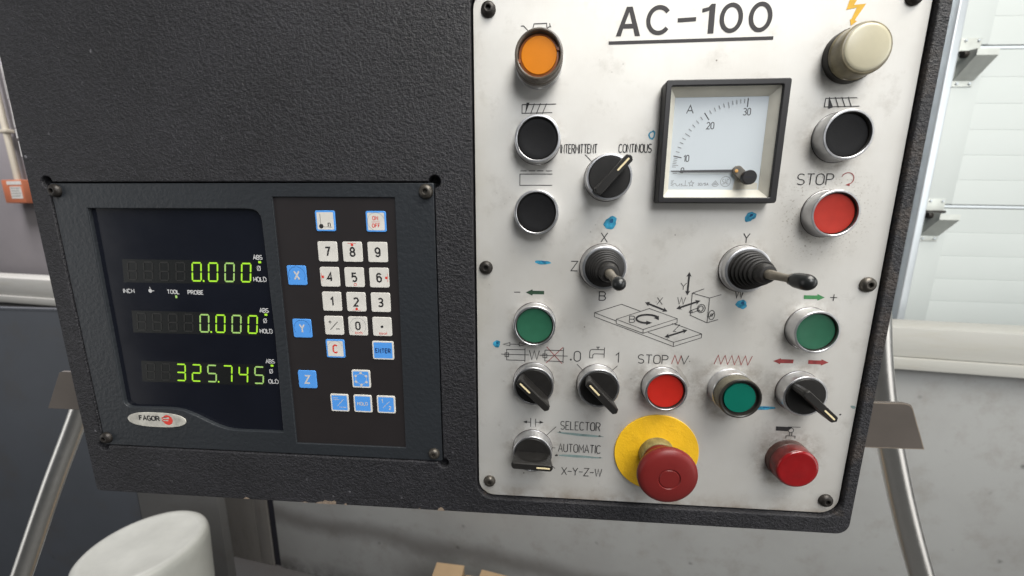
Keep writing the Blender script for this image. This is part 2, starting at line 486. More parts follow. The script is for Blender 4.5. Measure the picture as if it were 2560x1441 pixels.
def add_box(bm, x0, x1, y0, y1, z0, z1):
    v = [bm.verts.new(P3(x, y, z)) for z in (z0, z1) for y in (y0, y1) for x in (x0, x1)]
    for f in ((0, 2, 3, 1), (4, 5, 7, 6), (0, 1, 5, 4), (2, 6, 7, 3), (0, 4, 6, 2), (1, 3, 7, 5)):
        bm.faces.new([v[i] for i in f])


def box(x0, x1, y0, y1, z0, z1, bevel=0.0, name="box", seg=2):
    bm = bmesh.new()
    add_box(bm, x0, x1, y0, y1, z0, z1)
    if bevel:
        bmesh.ops.bevel(bm, geom=bm.edges[:], offset=bevel * MMs, segments=seg, profile=0.6, affect='EDGES')
    return bm_mesh(bm, name, 40)


def shape(splines, h0, h1, bevel=0.0, name="shape", smooth=35):
    """filled outline(s) with holes, extruded from h0 to h1 (mm) with a rounded edge"""
    cu = bpy.data.curves.new(name, 'CURVE')
    cu.dimensions = '2D'; cu.fill_mode = 'BOTH'
    cu.extrude = max(0, (h1 - h0) / 2 - bevel) * MMs
    cu.bevel_depth = bevel * MMs; cu.bevel_resolution = 2
    cu.offset = -bevel * MMs
    for pts in splines:
        sp = cu.splines.new('POLY')
        sp.points.add(len(pts) - 1)
        for q, (x, y) in zip(sp.points, pts): q.co = (x * MMs, y * MMs, 0, 1)
        sp.use_cyclic_u = True
    ob = bpy.data.objects.new(name, cu)
    COL.objects.link(ob)
    dg = bpy.context.evaluated_depsgraph_get()
    me = bpy.data.meshes.new_from_object(ob.evaluated_get(dg))
    bpy.data.objects.remove(ob); bpy.data.curves.remove(cu)
    me.materials.clear()
    me.transform(Matrix.Translation((0, 0, (h0 + h1) / 2 * MMs)))
    return finish(me, smooth)


def flat(splines, h, name="flat"):
    cu = bpy.data.curves.new(name, 'CURVE')
    cu.dimensions = '2D'; cu.fill_mode = 'FRONT'
    for pts in splines:
        sp = cu.splines.new('POLY')
        sp.points.add(len(pts) - 1)
        for q, (x, y) in zip(sp.points, pts): q.co = (x * MMs, y * MMs, 0, 1)
        sp.use_cyclic_u = True
    ob = bpy.data.objects.new(name, cu)
    COL.objects.link(ob)
    dg = bpy.context.evaluated_depsgraph_get()
    me = bpy.data.meshes.new_from_object(ob.evaluated_get(dg))
    bpy.data.objects.remove(ob); bpy.data.curves.remove(cu)
    me.materials.clear()
    me.transform(Matrix.Translation((0, 0, h * MMs)))
    return me


def text(body, size, cx, cy, h, bold=0.0, sx=1.0):
    """text mesh centred on (cx, cy), cap height = size mm"""
    cu = bpy.data.curves.new("text", 'FONT')
    cu.body = body; cu.size = 1.0; cu.offset = bold
    cu.align_x = 'CENTER'
    ob = bpy.data.objects.new("text", cu)
    COL.objects.link(ob)
    dg = bpy.context.evaluated_depsgraph_get()
    me = bpy.data.meshes.new_from_object(ob.evaluated_get(dg))
    bpy.data.objects.remove(ob); bpy.data.curves.remove(cu)
    me.materials.clear()
    ys = [v.co.y for v in me.vertices]; xs = [v.co.x for v in me.vertices]
    y0, y1, x0, x1 = min(ys), max(ys), min(xs), max(xs)
    sc = size / max(0.05, (y1 - y0))
    for v in me.vertices:
        v.co = Vector(P3(cx + (v.co.x - (x0 + x1) / 2) * sc * sx, cy + (v.co.y - (y0 + y1) / 2) * sc, h))
    return me


def rrect(x0, x1, y0, y1, r, n=6):
    out = []
    for cx, cy, a0 in ((x1 - r, y0 + r, -90), (x1 - r, y1 - r, 0), (x0 + r, y1 - r, 90), (x0 + r, y0 + r, 180)):
        for i in range(n + 1):
            a = R(a0 + 90 * i / n)
            out.append((cx + r * math.cos(a), cy + r * math.sin(a)))
    return out


def circ(cx, cy, r, n=40, a0=0, a1=360, ry=None):
    full = abs(a1 - a0) >= 360
    k = n if full else n + 1
    ry = ry or r
    return [(cx + r * math.cos(R(a0 + (a1 - a0) * i / n)), cy + ry * math.sin(R(a0 + (a1 - a0) * i / n))) for i in range(k)]


def ribbon(bm, pts, w, h, closed=False):
    pts = [Vector(p) for p in pts]
    n = len(pts)
    L = []; Rr = []
    for i in range(n):
        a = pts[i - 1] if (i > 0 or closed) else None
        b = pts[(i + 1) % n] if (i < n - 1 or closed) else None
        p = pts[i]
        d1 = (p - a).normalized() if a is not None else None
        d2 = (b - p).normalized() if b is not None else None
        if d1 is None: d1 = d2
        if d2 is None: d2 = d1
        n1 = Vector((-d1.y, d1.x)); n2 = Vector((-d2.y, d2.x))
        m = n1 + n2
        if m.length < 0.25: m = n1
        m.normalize()
        k = min(1 / max(0.3, m.dot(n1)), 2.2)
        o = m * (w / 2 * k)
        L.append(bm.verts.new(P3(p.x + o.x, p.y + o.y, h)))
        Rr.append(bm.verts.new(P3(p.x - o.x, p.y - o.y, h)))
    for i in range(n if closed else n - 1):
        j = (i + 1) % n
        bm.faces.new((L[i], Rr[i], Rr[j], L[j]))


HP = 0.12    # print sits this far above its surface (mm)


def strokes(lines, w, h=HP, polys=(), name="print"):
    """lines: list of point lists (append 'c' as last item for closed); polys: filled outlines"""
    bm = bmesh.new()
    hh = h
    if h == HP: w *= 1.2
    for l in lines:
        closed = l[-1] == 'c'
        if closed: l = l[:-1]
        ribbon(bm, l, w, hh, closed)
        hh += 0.012
    for q in polys:
        bm.faces.new([bm.verts.new(P3(x, y, hh)) for x, y in q])
        hh += 0.012
    me = bpy.data.meshes.new(name)
    bmesh.ops.recalc_face_normals(bm, faces=bm.faces[:])
    for f in bm.faces:
        if f.normal.z < 0: f.normal_flip()
    bm.to_mesh(me); bm.free()
    return me


def arc(cx, cy, rx, ry, a0, a1, n=10):
    return [(cx + rx * math.cos(R(a0 + (a1 - a0) * i / n)), cy + ry * math.sin(R(a0 + (a1 - a0) * i / n))) for i in range(n + 1)]


def oval(w, n=8):
    r = w / 2
    return arc(r, 1 - r, r, r, 0, 180, n) + arc(r, r, r, r, 180, 360, n) + ['c']


FONT = {
    'A': (.62, [[(0, 0), (.31, 1), (.62, 0)], [(.11, .34), (.51, .34)]]),
    'B': (.56, [[(0, 0), (0, 1), (.32, 1)] + arc(.32, .76, .22, .24, 90, -90)[1:] + [(0, .52)], [(.32, .52)] + arc(.32, .26, .25, .26, 90, -90)[1:] + [(0, 0)]]),
    'C': (.58, [arc(.29, .71, .29, .29, 35, 180) + arc(.29, .29, .29, .29, 180, 325)]),
    'D': (.58, [[(0, 0), (0, 1), (.26, 1)] + arc(.26, .68, .32, .32, 90, 0) + arc(.26, .32, .32, .32, 0, -90) + [(0, 0)]]),
    'E': (.48, [[(.48, 0), (0, 0), (0, 1), (.48, 1)], [(0, .52), (.38, .52)]]),
    'F': (.48, [[(0, 0), (0, 1), (.48, 1)], [(0, .52), (.38, .52)]]),
    'G': (.58, [arc(.29, .71, .29, .29, 35, 180) + arc(.29, .29, .29, .29, 180, 360) + [(.58, .48), (.34, .48)]]),
    'H': (.56, [[(0, 0), (0, 1)], [(.56, 0), (.56, 1)], [(0, .52), (.56, .52)]]),
    'I': (.04, [[(.02, 0), (.02, 1)]]),
    'L': (.46, [[(0, 1), (0, 0), (.46, 0)]]),
    'M': (.64, [[(0, 0), (0, 1), (.32, .35), (.64, 1), (.64, 0)]]),
    'N': (.56, [[(0, 0), (0, 1), (.56, 0), (.56, 1)]]),
    'O': (.60, [oval(.60)]),
    'P': (.54, [[(0, 0), (0, 1), (.28, 1)] + arc(.28, .74, .26, .26, 90, -90)[1:] + [(0, .48)]]),
    'R': (.56, [[(0, 0), (0, 1), (.30, 1)] + arc(.30, .75, .25, .25, 90, -90)[1:] + [(0, .50)], [(.28, .50), (.56, 0)]]),
    'S': (.56, [arc(.28, .74, .27, .26, 35, 270) + arc(.28, .24, .28, .24, 90, -150)[1:]]),
    'T': (.56, [[(.28, 0), (.28, 1)], [(0, 1), (.56, 1)]]),
    'U': (.56, [[(0, 1), (0, .28)] + arc(.28, .28, .28, .28, 180, 360)[1:] + [(.56, 1)]]),
    'W': (.80, [[(0, 1), (.2, 0), (.4, 1), (.6, 0), (.8, 1)]]),
    'X': (.62, [[(0, 0), (.62, 1)], [(0, 1), (.62, 0)]]),
    'Y': (.60, [[(0, 1), (.3, .5), (.3, 0)], [(.6, 1), (.3, .5)]]),
    'Z': (.60, [[(0, 1), (.6, 1), (0, 0), (.6, 0)]]),
    '-': (.50, [[(.02, .5), (.48, .5)]]),
    '/': (.40, [[(0, 0), (.4, 1)]]),
    '.': (.10, [[(.0, .04), (.1, .04)]]),
    '0': (.52, [oval(.52)]),
    '1': (.24, [[(0, .74), (.24, 1), (.24, 0)]]),
    '2': (.54, [arc(.27, .73, .27, .27, 160, -30) + [(0, 0), (.54, 0)]]),
    '3': (.54, [arc(.26, .75, .25, .25, 150, -90) + arc(.26, .25, .28, .25, 90, -150)[1:]]),
    '4': (.58, [[(.44, 0), (.44, 1), (0, .30), (.58, .30)]]),
    '6': (.54, [arc(.27, .31, .27, .31, 0, 360, 18)[:-1] + ['c'], [(0, .31), (0, .68)] + arc(.27, .72, .27, .28, 180, 30, 9)]),
    '7': (.52, [[(0, 1), (.52, 1), (.32, .5), (.2, 0)]]),
    '8': (.54, [arc(.27, .75, .24, .25, 0, 360, 16)[:-1] + ['c'], arc(.27, .26, .27, .26, 0, 360, 16)[:-1] + ['c']]),
    '9': (.54, [arc(.27, .69, .27, .31, 0, 360, 18)[:-1] + ['c'], [(.54, .69), (.54, .32)] + arc(.27, .28, .27, .28, 0, -150, 9)]),
    '5': (.54, [[(.5, 1), (.06, 1), (.03, .56)] + arc(.26, .32, .28, .32, 120, -140)]),
    '\u00d8': (.60, [oval(.60), [(0, -.05), (.6, 1.05)]]),
    ' ': (.4, []),
}


def stext(s, x0, x1, y0, hgt, w, h=HP, gap=.20, slant=0.0, name="print", extra=(), polys=()):
    """stroke lettering fitted between x0 and x1, base line y0"""
    tot = sum(FONT[c][0] for c in s) + gap * (len(s) - 1)
    k = (x1 - x0) / tot
    x = 0
    lines = []
    for c in s:
        wd, ls = FONT[c]
        for l in ls:
            q = [(x0 + (x + p[0]) * k + slant * p[1] * hgt, y0 + p[1] * hgt) if p != 'c' else 'c' for p in l]
            lines.append(q)
        x += wd + gap
    return strokes(lines + list(extra), w, h, polys, name)


def arrow2(a, b, w, hw, hl):
    """filled double-headed arrow outline"""
    a = Vector(a); b = Vector(b); d = (b - a).normalized(); n = Vector((-d.y, d.x))
    p = [a, a + d * hl + n * hw, a + d * hl * .85 + n * w, b - d * hl * .85 + n * w, b - d * hl + n * hw, b, b - d * hl - n * hw,
         b - d * hl * .85 - n * w, a + d * hl * .85 - n * w, a + d * hl - n * hw]
    return [(q.x, q.y) for q in p]


def prism(bm, outline, z0, z1):
    a = [bm.verts.new((x, y, z0)) for x, y in outline]
    b = [bm.verts.new((x, y, z1)) for x, y in outline]
    bm.faces.new(a[::-1]); bm.faces.new(b)
    n = len(a)
    for i in range(n):
        j = (i + 1) % n
        bm.faces.new((a[i], a[j], b[j], b[i]))


# ================================================================== setting
def floor():
    bm = bmesh.new()
    v = [bm.verts.new(p) for p in ((-9, -7, -1.75), (9, -7, -1.75), (9, 6, -1.75), (-9, 6, -1.75))]
    bm.faces.new(v)
    link("floor", bm_mesh(bm, "floor", 0), FLOOR, kind='structure')


floor()

# low wall with its capping, local frame: x along the wall, y away, z up
LW = thing("low_wall", "long low wall with pale painted capping running behind the console", "wall", (0, 1.055, 0), (0, 0, R(-8.25)))


def wbox(name, m, x0, x1, y0, y1, z0, z1, parent=LW, bevel=2, **kw):
    return link(name, box(x0, x1, y0, y1, z0, z1, bevel, name), m, parent, **kw)


wbox("capping", SILL, -5200, 2600, 0, 112, -408, -318, bevel=4)
wbox("capping_lip", SILL, -5200, 2600, -9, 100, -445, -409.5, bevel=3)
wbox("wall_panel", WALLMID, -5200, -1406, 36, 58, -1750, -447, label="brownish grey wall panel left of the dark joint")
wbox("wall_panel", WALLMID, -1403, -1331, 36, 58, -1750, -447, label="narrow strip of wall next to the dark joint")
wbox("joint_gap", GAPDK, -1330.5, -1287.5, 44, 58, -1750, -447)
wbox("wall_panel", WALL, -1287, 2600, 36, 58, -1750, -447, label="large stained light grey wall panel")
wbox("wall_core", GAPDK, -5190, 2590, 61, 100, -1749, -446)

# far wall at the left
FW = thing("back_wall", "dim grey wall behind the low wall, seen left of the console", "wall", (0, 1.055, 0), (0, 0, R(-8.25)))
link("wall_face", box(-6000, 1170, 180, 240, -1749, 1600, 0, "wall_face"), BACKW, FW)

# sectional garage door
DOOR = thing("sectional_door", "white ribbed sectional garage door right of the console", "garage door", (0, 1.158, 0), (0, R(0.8), 0))
DX0, DX1 = 1300, 2700


def door_section(y0, y1):
    bm = bmesh.new()
    prof = [(y0, 0)]
    nrib = 6
    st = (y1 - y0) / nrib
    for i in range(1, nrib):
        y = y0 + st * i
        prof += [(y - 4, 0), (y, 0.6), (y + 1, 0)]
    prof.append((y1, 0))
    full = prof + [(y1, 40), (y0, 40)]
    a = [bm.verts.new((DX0 * MMs, d * MMs, z * MMs)) for z, d in full]
    b = [bm.verts.new((DX1 * MMs, d * MMs, z * MMs)) for z, d in full]
    n = len(full)
    for i in range(n):
        j = (i + 1) % n
        bm.faces.new((a[i], a[j], b[j], b[i]))
    bm.faces.new(a); bm.faces.new(b[::-1])
    return bm_mesh(bm, "door_section", 20)


for (y0, y1) in ((557, 1040), (66, 543), (-430, 52)):
    link("door_section", door_section(y0, y1), DOORW, DOOR)
    link("end_stile", box(DX0 + 2, DX0 + 92, -1.6, 38, y0 + 1, y1 - 1, 0.8, "end_stile"), DOORW, DOOR)
for yj in (550, 59):
    link("joint_strip", box(DX0 + 3, DX1, 1.5, 36, yj - 4.0, yj + 4.0, 1, "joint_strip"), DOORSTRIP, DOOR)
    link("joint_seam", box(DX0 + 2.5, DX1 - 1, 6, 37, yj - 6.9, yj + 6.9, 0, "joint_seam"), SEAM, DOOR)

# hinge with roller bracket; local origin at joint line on the door face, x right, y away, z up
def hinge(zj):
    x0, x1 = 1306, 1368
    h = link("hinge", box(x0, x1, -4.2, -1.7, zj - 10, zj + 30, 0.6, "hinge"), GALV, DOOR, label="galvanised roller hinge at the door edge")
    link("lower_leaf", box(x0, x1, -4.2, -1.7, zj - 112, zj - 93, 0.6, "lower_leaf"), GALV, h)
    bm = bmesh.new()
    prism(bm, [(-0.004, -.0935), (-.0065, -.0935), (-.0615, -.040), (-.0615, -.022), (-.0590, -.022), (-.0590, -.039)], x0 * MMs, x1 * MMs)
    me = bm_mesh(bm, "sloped_arm", 20)
    me.transform(Matrix(((0, 0, 1, 0), (1, 0, 0, 0), (0, 1, 0, 0), (0, 0, 0, 1))))
    me.transform(Matrix.Translation((0, 0, zj * MMs)))
    link("sloped_arm", me, GALV, h)
    bm = bmesh.new()
    prism(bm, [(-0.0045, -.093), (-.060, -.040), (-.060, -.020), (-.0045, -.012)], 0, .002)
    me = bm_mesh(bm, "side_cheek", 20)
    me.transform(Matrix(((0, 0, 1, 0), (1, 0, 0, 0), (0, 1, 0, 0), (0, 0, 0, 1))))
    me.transform(Matrix.Translation((x0 * MMs + .004, 0, zj * MMs)))
    link("side_cheek", me, GALV, h)
    link("knuckle", lathe([(0, 0), (4.5, 0), (4.5, 62), (0, 62)], 16, "knuckle"), GREASE, h, (x0 * MMs, -.009, (zj - 13) * MMs), (0, R(90), 0))
    link("roller", lathe([(0, 0), (9, 0), (10, 3), (10, 17), (9, 20), (0, 20)], 20, "roller"), GREASE, h, ((x0 - 8) * MMs, -.026, (zj - 26) * MMs), (0, R(90), 0))
    for bx, bz in ((x0 + 14, zj + 23), (x1 - 10, zj + 23), (x0 + 14, zj - 103), (x1 - 10, zj - 103)):
        link("bolt", lathe([(0, 0), (4.6, 0), (4.6, 2.6), (3.6, 3.6), (0, 3.6)], 6, "bolt"), GALVRAIL, h, (bx * MMs, -.0042, bz * MMs), (R(90), 0, 0))


hinge(545)
hinge(53)

TR = thing("door_track", "pale galvanised vertical track beside the white door", "door track", (0, 1.115, 0))
link("track_web", box(1200, 1238, 8, 11, -1740, 1100, 1, "track_web"), GALVRAIL, TR)
link("track_flange", box(1238.5, 1264, -16, 11, -1740, 1100, 5, "track_flange", 4), GALVRAIL, TR)

# things at the far left
def wl(x, y, z):      # low-wall local mm to world
    a = R(-8.25); x, y, z = x * MMs, y * MMs, z * MMs
    return (x * math.cos(a) - y * math.sin(a), 1.055 + x * math.sin(a) + y * math.cos(a), z)


OB = thing("orange_box", "orange wall box with two pale labels under the cream conduit", "box", wl(-2740, 179, 118), (0, 0, R(-8.25)))
link("box_body", box(-85, 62, -60, 0, -64, 52, 4, "box_body"), ORANGE, OB)
link("label_strip", box(-46, 58, -60.8, -59.5, 27, 45, 0, "label_strip"), PAPER, OB)
link("label_sheet", box(-30, 50, -60.8, -59.5, -42, 18, 0, "label_sheet"), PAPER, OB)
bm = bmesh.new()
for i in range(4): add_box(bm, -24, 42 - 7 * (i % 2), -61.4, -60.9, 9 - 13 * i, 11 - 13 * i)
link("label_lines", bm_mesh(bm, "label_lines", 0), GHOST, OB)
CD = thing("conduit", "cream conduit pipe rising above the orange box", "pipe", wl(-2760, 150, 172), (0, R(-1.5), R(-8.25)))
link("pipe", lathe([(13, 0), (13, 1300)], 20, "pipe"), PIPE, CD)
link("pipe_clip", box(-30, 30, -16, 16, 230, 248, 4, "pipe_clip"), PIPE, CD)
PO = thing("wooden_post", "peeling white wooden post standing on the low wall", "post", wl(-2418, 70, -317), (0, R(6.0), R(-8.25)))
link("board", box(-70, 90, -14, 14, 0, 1300, 2, "board"), PEEL, PO)

# dark sheet-metal cabinet standing in front of the wall at the left; paler right panel stands in for fading shade
CAB = thing("machine_cabinet", "dark blue-grey sheet metal cabinet at the far left, behind the white drum", "cabinet", (-1.112, 0.835, -1.75), (0, 0, R(-.5)))
link("cabinet_side", box(-2600, -308, 0, 32, 1, 1440, 4, "cabinet_side"), WALLDK, CAB)
link("cabinet_shade_step", box(-306, 0, 0.6, 32, 1, 1440, 4, "cabinet_shade_step"), CABSHADE, CAB, label="brownish grey right panel of the cabinet, toned as fading shade")
link("cabinet_edge", box(-2600, 1.5, -2.5, 4, 1436, 1444, 1, "cabinet_edge"), WALLDK, CAB)

# white drum on the floor
dr = lathe([(128, 0), (136, 6), (138, 20), (138, 500), (140, 506), (140, 520), (138, 526), (138, 842), (137.5, 858), (134, 870), (128, 876), (120, 878.5), (112, 877.8), (106, 876.3), (60, 875.5), (0, 875.5)], 72, "drum", 40)
DR = link("plastic_drum", dr, DRUM, None, (-1.046, 0.496, -1.748), (R(-3), 0, 0), "round white plastic barrel standing on the floor at lower left", "barrel")

# cardboard by the wall
CB = thing("cardboard_box", "brown cardboard box with folded flaps standing on the floor below the console", "cardboard", (-0.275, 0.865, -1.395))


def cb(name, x0, x1, y0, y1, z0, z1, rx, rz):
    link(name, box(x0, x1, y0, y1, z0, z1, 1, name), CARD, CB, (0, 0, 0), (R(rx), 0, R(rz)))


cb("carton", -112, 0, -190, 120, -353, 46, 0, -3)
cb("flap", 3, 52, -190, 105, -353, 21, 0, -6)
cb("flap", 54, 196, -200, 122, 26, 46, -1, -11)
cb("flap", -205, -114, -190, 92, 4, 22, 1, 5)

# ================================================================== console
CON = thing("control_console", "black wrinkle-painted machine console housing with brown side brackets", "console", (0, 0, 0), (R(90), 0, 0))
PR = (-44.7, 224.8, -216.8, 139.5)     # cut-out for the plate
DB = (-354.9, -70.6, -187.7, 22.5)     # pocket for the readout


def dogbone(x0, x1, y0, y1, r):
    out = []
    for cx, cy, a0 in ((x1, y0, -180), (x1, y1, -90), (x0, y1, 0), (x0, y0, 90)):
        out += [(cx + r * math.cos(R(a0 + 270 * i / 14)), cy + r * math.sin(R(a0 + 270 * i / 14))) for i in range(15)]
    return out


def rr4(x0, x1, y0, y1, rbl, rbr, rtr, rtl, n=8):
    out = []
    for cx, cy, a0, r in ((x1 - rbr, y0 + rbr, -90, rbr), (x1 - rtr, y1 - rtr, 0, rtr), (x0 + rtl, y1 - rtl, 90, rtl), (x0 + rbl, y0 + rbl, 180, rbl)):
        out += [(cx + r * math.cos(R(a0 + 90 * i / n)), cy + r * math.sin(R(a0 + 90 * i / n))) for i in range(n + 1)]
    return out


face = shape([rr4(-370, 232.2, -230.4, 172, 3, 9, 6, 6), rrect(*PR, 13.5, 10), dogbone(*DB, 4.2)], -7, 3, 0.9, "front_panel")
link("front_panel", face, BLACK, CON)
link("housing", box(-369.3, 231.5, -229.7, 171, -60, -7.2, 2, "housing"), BLACK, CON)
# bare worn metal along the upper left edge
bm = bmesh.new()
y = 40.0
while y < 165:
    l = random.uniform(5, 22)
    w = random.uniform(.25, 1.1)
    add_box(bm, -370.0 - w, -369.6, y, y + l, -1.0, 3.05)
    y += l + random.uniform(.0, 3)
link("worn_edge", bm_mesh(bm, "worn_edge", 0), BAREEDGE, CON)
chips = [[(-178.4, -230.2), (-174, -228.6), (-171, -228.2), (-169.4, -226.6), (-166.5, -227.4), (-163, -227.6), (-161.5, -226.6), (-160, -227), (-159.8, -230.2)],
         [(-153, -230.2), (-152.6, -228.8), (-151.4, -228.5), (-150.7, -230.2)],
         [(-76.8, -230.2), (-75.4, -228), (-73.6, -226.9), (-72, -227.8), (-70.4, -230.2)],
         [(-239, -229.9), (-237, -228.2), (-234.6, -228.5), (-233.4, -229.9)],
         [(-190, -230), (-186, -229.2), (-183, -230)], [(-92, -229.6), (-91, -228.9), (-90, -229.6)]]
for c in chips:
    link("paint_chip", flat([c], 3.03, "paint_chip"), CHIP, CON)
for pts, lab in (([(222, -141), (284, -140.5), (288.5, -141.5), (290.5, -144.5), (305.5, -178.8), (222, -179.6)], "brown steel bracket plate on the right side of the console"),
                 ([(-360, -139), (-426, -139.4), (-428.5, -140.5), (-448, -176), (-360, -176.6)], "brown steel bracket plate on the left side of the console")):
    b_ = link("bracket", shape([pts], -33, -30, 0.4, "bracket"), BROWNPL, CON, label=lab)
    if pts[0][0] > 0:
        bm = bmesh.new()
        ribbon(bm, [(224, -179.2), (304.7, -178.4), (290.0, -144.6), (287.8, -142.2), (284, -141.0), (226, -141.5)], 0.7, -29.97)
        link("bare_edge", bm_mesh(bm, "bare_edge", 0), BROWNEDGE, b_)

# support tubes (run behind the brackets)
def tube(pts, r, name):
    cu = bpy.data.curves.new(name, 'CURVE'); cu.dimensions = '3D'
    cu.bevel_depth = r; cu.bevel_resolution = 8; cu.use_fill_caps = True
    sp = cu.splines.new('BEZIER'); sp.bezier_points.add(len(pts) - 1)
    for q, p in zip(sp.bezier_points, pts):
        q.co = p; q.handle_left_type = q.handle_right_type = 'AUTO'
    sp.resolution_u = 16
    ob = bpy.data.objects.new(name, cu); COL.objects.link(ob)
    me = bpy.data.meshes.new_from_object(ob.evaluated_get(bpy.context.evaluated_depsgraph_get()))
    bpy.data.objects.remove(ob); bpy.data.curves.remove(cu)
    me.materials.clear()
    return finish(me, 40)


def ray(x, y, z):     # plate-frame ratios at distance z in front of the lens -> world
    return (x * z, z - 0.262, y * z)


link("support_tube", tube([(.327, .120, -.085), (.342, .121, -.150), (.3675, .122, -.232), (.4155, .112, -.3750), (.467, .095, -.510), (.507, .08, -.64)], .0108, "support_tube"), STEEL, None, label="polished steel tube running down behind the right bracket", cat="tube", group="polished support tubes")
link("support_tube", tube([(-.482, .118, -.120), (-.529, .112, -.220), (-.566, .092, -.320), (-.599, .072, -.418), (-.632, .05, -.52), (-.662, .03, -.64)], .0092, "support_tube"), STEEL, None, label="polished steel tube coming out below the left bracket", cat="tube", group="polished support tubes")

# ================================================================== control panel
CP = thing("control_station", "brushed aluminium control panel with buttons, selectors, joysticks and an ammeter", "control panel", (0, 0, 0), (R(90), 0, 0))
link("plate", shape([rrect(-43.4, 223.5, -215.5, 138.3, 12.5, 10)], -2.5, 0, 0.25, "plate"), PLATE, CP)

sm = lathe([(4.75, 0), (4.75, .7), (4.4, 1.7), (3.6, 2.6), (2.5, 3.05), (1.95, 3.1), (1.75, 2.95), (1.7, 1.2), (0, 1.0)], 36, "screw", 35, hexring=6)
ROWN = {139: 'upper', -35: 'middle', -203: 'lower'}
for x, y, s, m, lab in ((-33.8, 125.7, .98, 0, "black hex socket screw at the upper left corner of the plate"), (-36.5, -35.5, 1.0, 0, "black hex socket screw halfway down the left edge"),
                        (-35, -203.2, .97, 1, "black hex socket screw at the lower left corner of the plate"), (216, -43.2, 1.07, 1, "black hex socket screw near the right edge"),
                        (214, -204.6, 1.04, 0, "black hex socket screw at the lower right corner of the plate"), (213, 125.2, 1.0, 0, "black hex socket screw at the upper right corner of the plate")):
    me = sm.copy(); me.materials.append(SCREWWORN if m else SCREW)
    o = link("screw", me, None, CP, P3(x, y, 0.02), (0, 0, random.random()), lab, group="plate screws")
    o.scale = (s, s, 1)

BZ = lathe([(14.7, 0), (14.7, .5), (14.55, .6), (14.5, 8.9), (14.35, 9.35), (14.1, 9.55), (13.2, 9.6), (12.95, 9.4), (12.9, 6), (0, 6)], 64, "push_button")
CAPM = lathe([(12.55, 4.5), (12.55, 7.0), (12.2, 7.6), (11.4, 7.7), (9, 7.45), (5, 7.15), (0, 7.0)], 56, "cap", 50)


GAPSHADE = lathe([(12.88, 6.5), (12.88, 8.3), (12.5, 8.3), (12.5, 6.5)], 56, "gap_shade_ring")  # dark ring stands in for the shade in the gap round the cap
GASK = lathe([(15.0, -.01), (15.0, .22), (14.6, .24)], 56, "gasket")
GASKM = mat("dark_gasket", (0.05, 0.032, 0.025, 1), 0.6, var=0.5, vscale=200)


def button(x, y, m, lab):
    b_ = link("push_button", BZ, CHROME, CP, P3(x, y, .02), label=lab, group="push buttons on the panel")
    c = CAPM.copy(); c.materials.append(m)
    link("cap", c, None, b_)
    link("gap_shade_ring", GAPSHADE, DARKRIM, b_)
    link("gasket", GASK, GASKM, b_)


button(-2, 48, CAPBLACK, "black push button left of the word INTERMITTENT")
button(-2, 2.3, CAPBLACK, "black push button under the open rectangle symbol")
button(182.7, 48.6, CAPBLACK, "black push button on the right, below the milky lamp")
button(182.7, 2.4, CAPREDW, "red push button under the word STOP with a turning arrow")
button(-2, -74.6, CAPGREEN, "green push button on the left, below the minus arrow")
button(183, -74, CAPGREEN, "green push button on the right, below the plus arrow")
button(90, -119.6, CAPRED, "bright red push button above the emergency stop")

SZ = lathe([(14.7, 0), (14.7, .5), (14.55, .6), (14.5, 8.0), (14.35, 8.45), (14.1, 8.65), (13.2, 8.7), (12.95, 8.5), (12.9, 5), (0, 5)], 64, "selector_switch")


def knob_mesh():
    bm = bmesh.new()
    n = 56

    def ring(pts, h): return [bm.verts.new(P3(x, y, h)) for x, y in pts]
    disc = [ring(circ(0, 0, r, n), h) for r, h in ((12.7, 5.2), (12.7, 8.6), (12.4, 9.0))]
    for a, b in zip(disc, disc[1:]):
        for i in range(n): bm.faces.new((a[i], a[(i + 1) % n], b[(i + 1) % n], b[i]))
    bm.faces.new(disc[-1])

    hs = [8.2, 9.5, 11, 12.5, 14, 15.5, 17, 18.5, 19.6, 20.6, 21.3, 21.8, 22.0]
    prev = None
    nx = 26
    for h0 in hs:
        h = h0 if h0 < 9 else 9 + (h0 - 9) * 14.5 / 13
        t = (h0 - 9) / 13
        L = 12.75 + 2.2 * max(0, t) ** 1.1
        inset = 0.0 if h0 < 21 else (h0 - 21) * .75
        L -= inset
        loop = []
        side = []
        for i in range(nx + 1):
            u = -1 + 2 * i / nx
            x = L * math.sin(u * math.pi / 2) if False else L * u
            e = (x / 11.6) ** 2 + ((h0 - 9) / 10.2) ** 2
            sm_ = min(1, max(0, (e - .86) / .30)); sm_ = sm_ * sm_ * (3 - 2 * sm_)
            wv = 1.95 + .75 * sm_ - inset * .8
            rr = 1.9
            ex = abs(x) - (L - rr)
            if ex > 0: wv = max(.05, wv - rr + math.sqrt(max(0, rr * rr - ex * ex)))
            side.append((x, wv))
        loop = [(x, -w_) for x, w_ in side] + [(x, w_) for x, w_ in reversed(side)]
        cur = ring(loop, h)
        m = len(cur)
        if prev:
            for i in range(m): bm.faces.new((prev[i], prev[(i + 1) % m], cur[(i + 1) % m], cur[i]))
        prev = cur
    for i in range(nx): bm.faces.new((prev[i], prev[i + 1], prev[2 * nx - i], prev[2 * nx + 1 - i]))
    return bm_mesh(bm, "knob", 30)


KM = knob_mesh()
IM = shape([rrect(3.0, 12.6, -.55, .55, .5, 4)], 23.1, 23.62, 0.05, "pointer_inlay")


def selector(x, y, ang, lab):
    s = link("selector_switch", SZ, CHROME, CP, P3(x, y, .02), label=lab, group="selector switches on the panel")
    link("knob", KM, KNOB, s, rot=(0, 0, R(ang)))
    link("pointer_inlay", IM, INLAY, s, rot=(0, 0, R(ang)))
    link("gasket", GASK, GASKM, s)


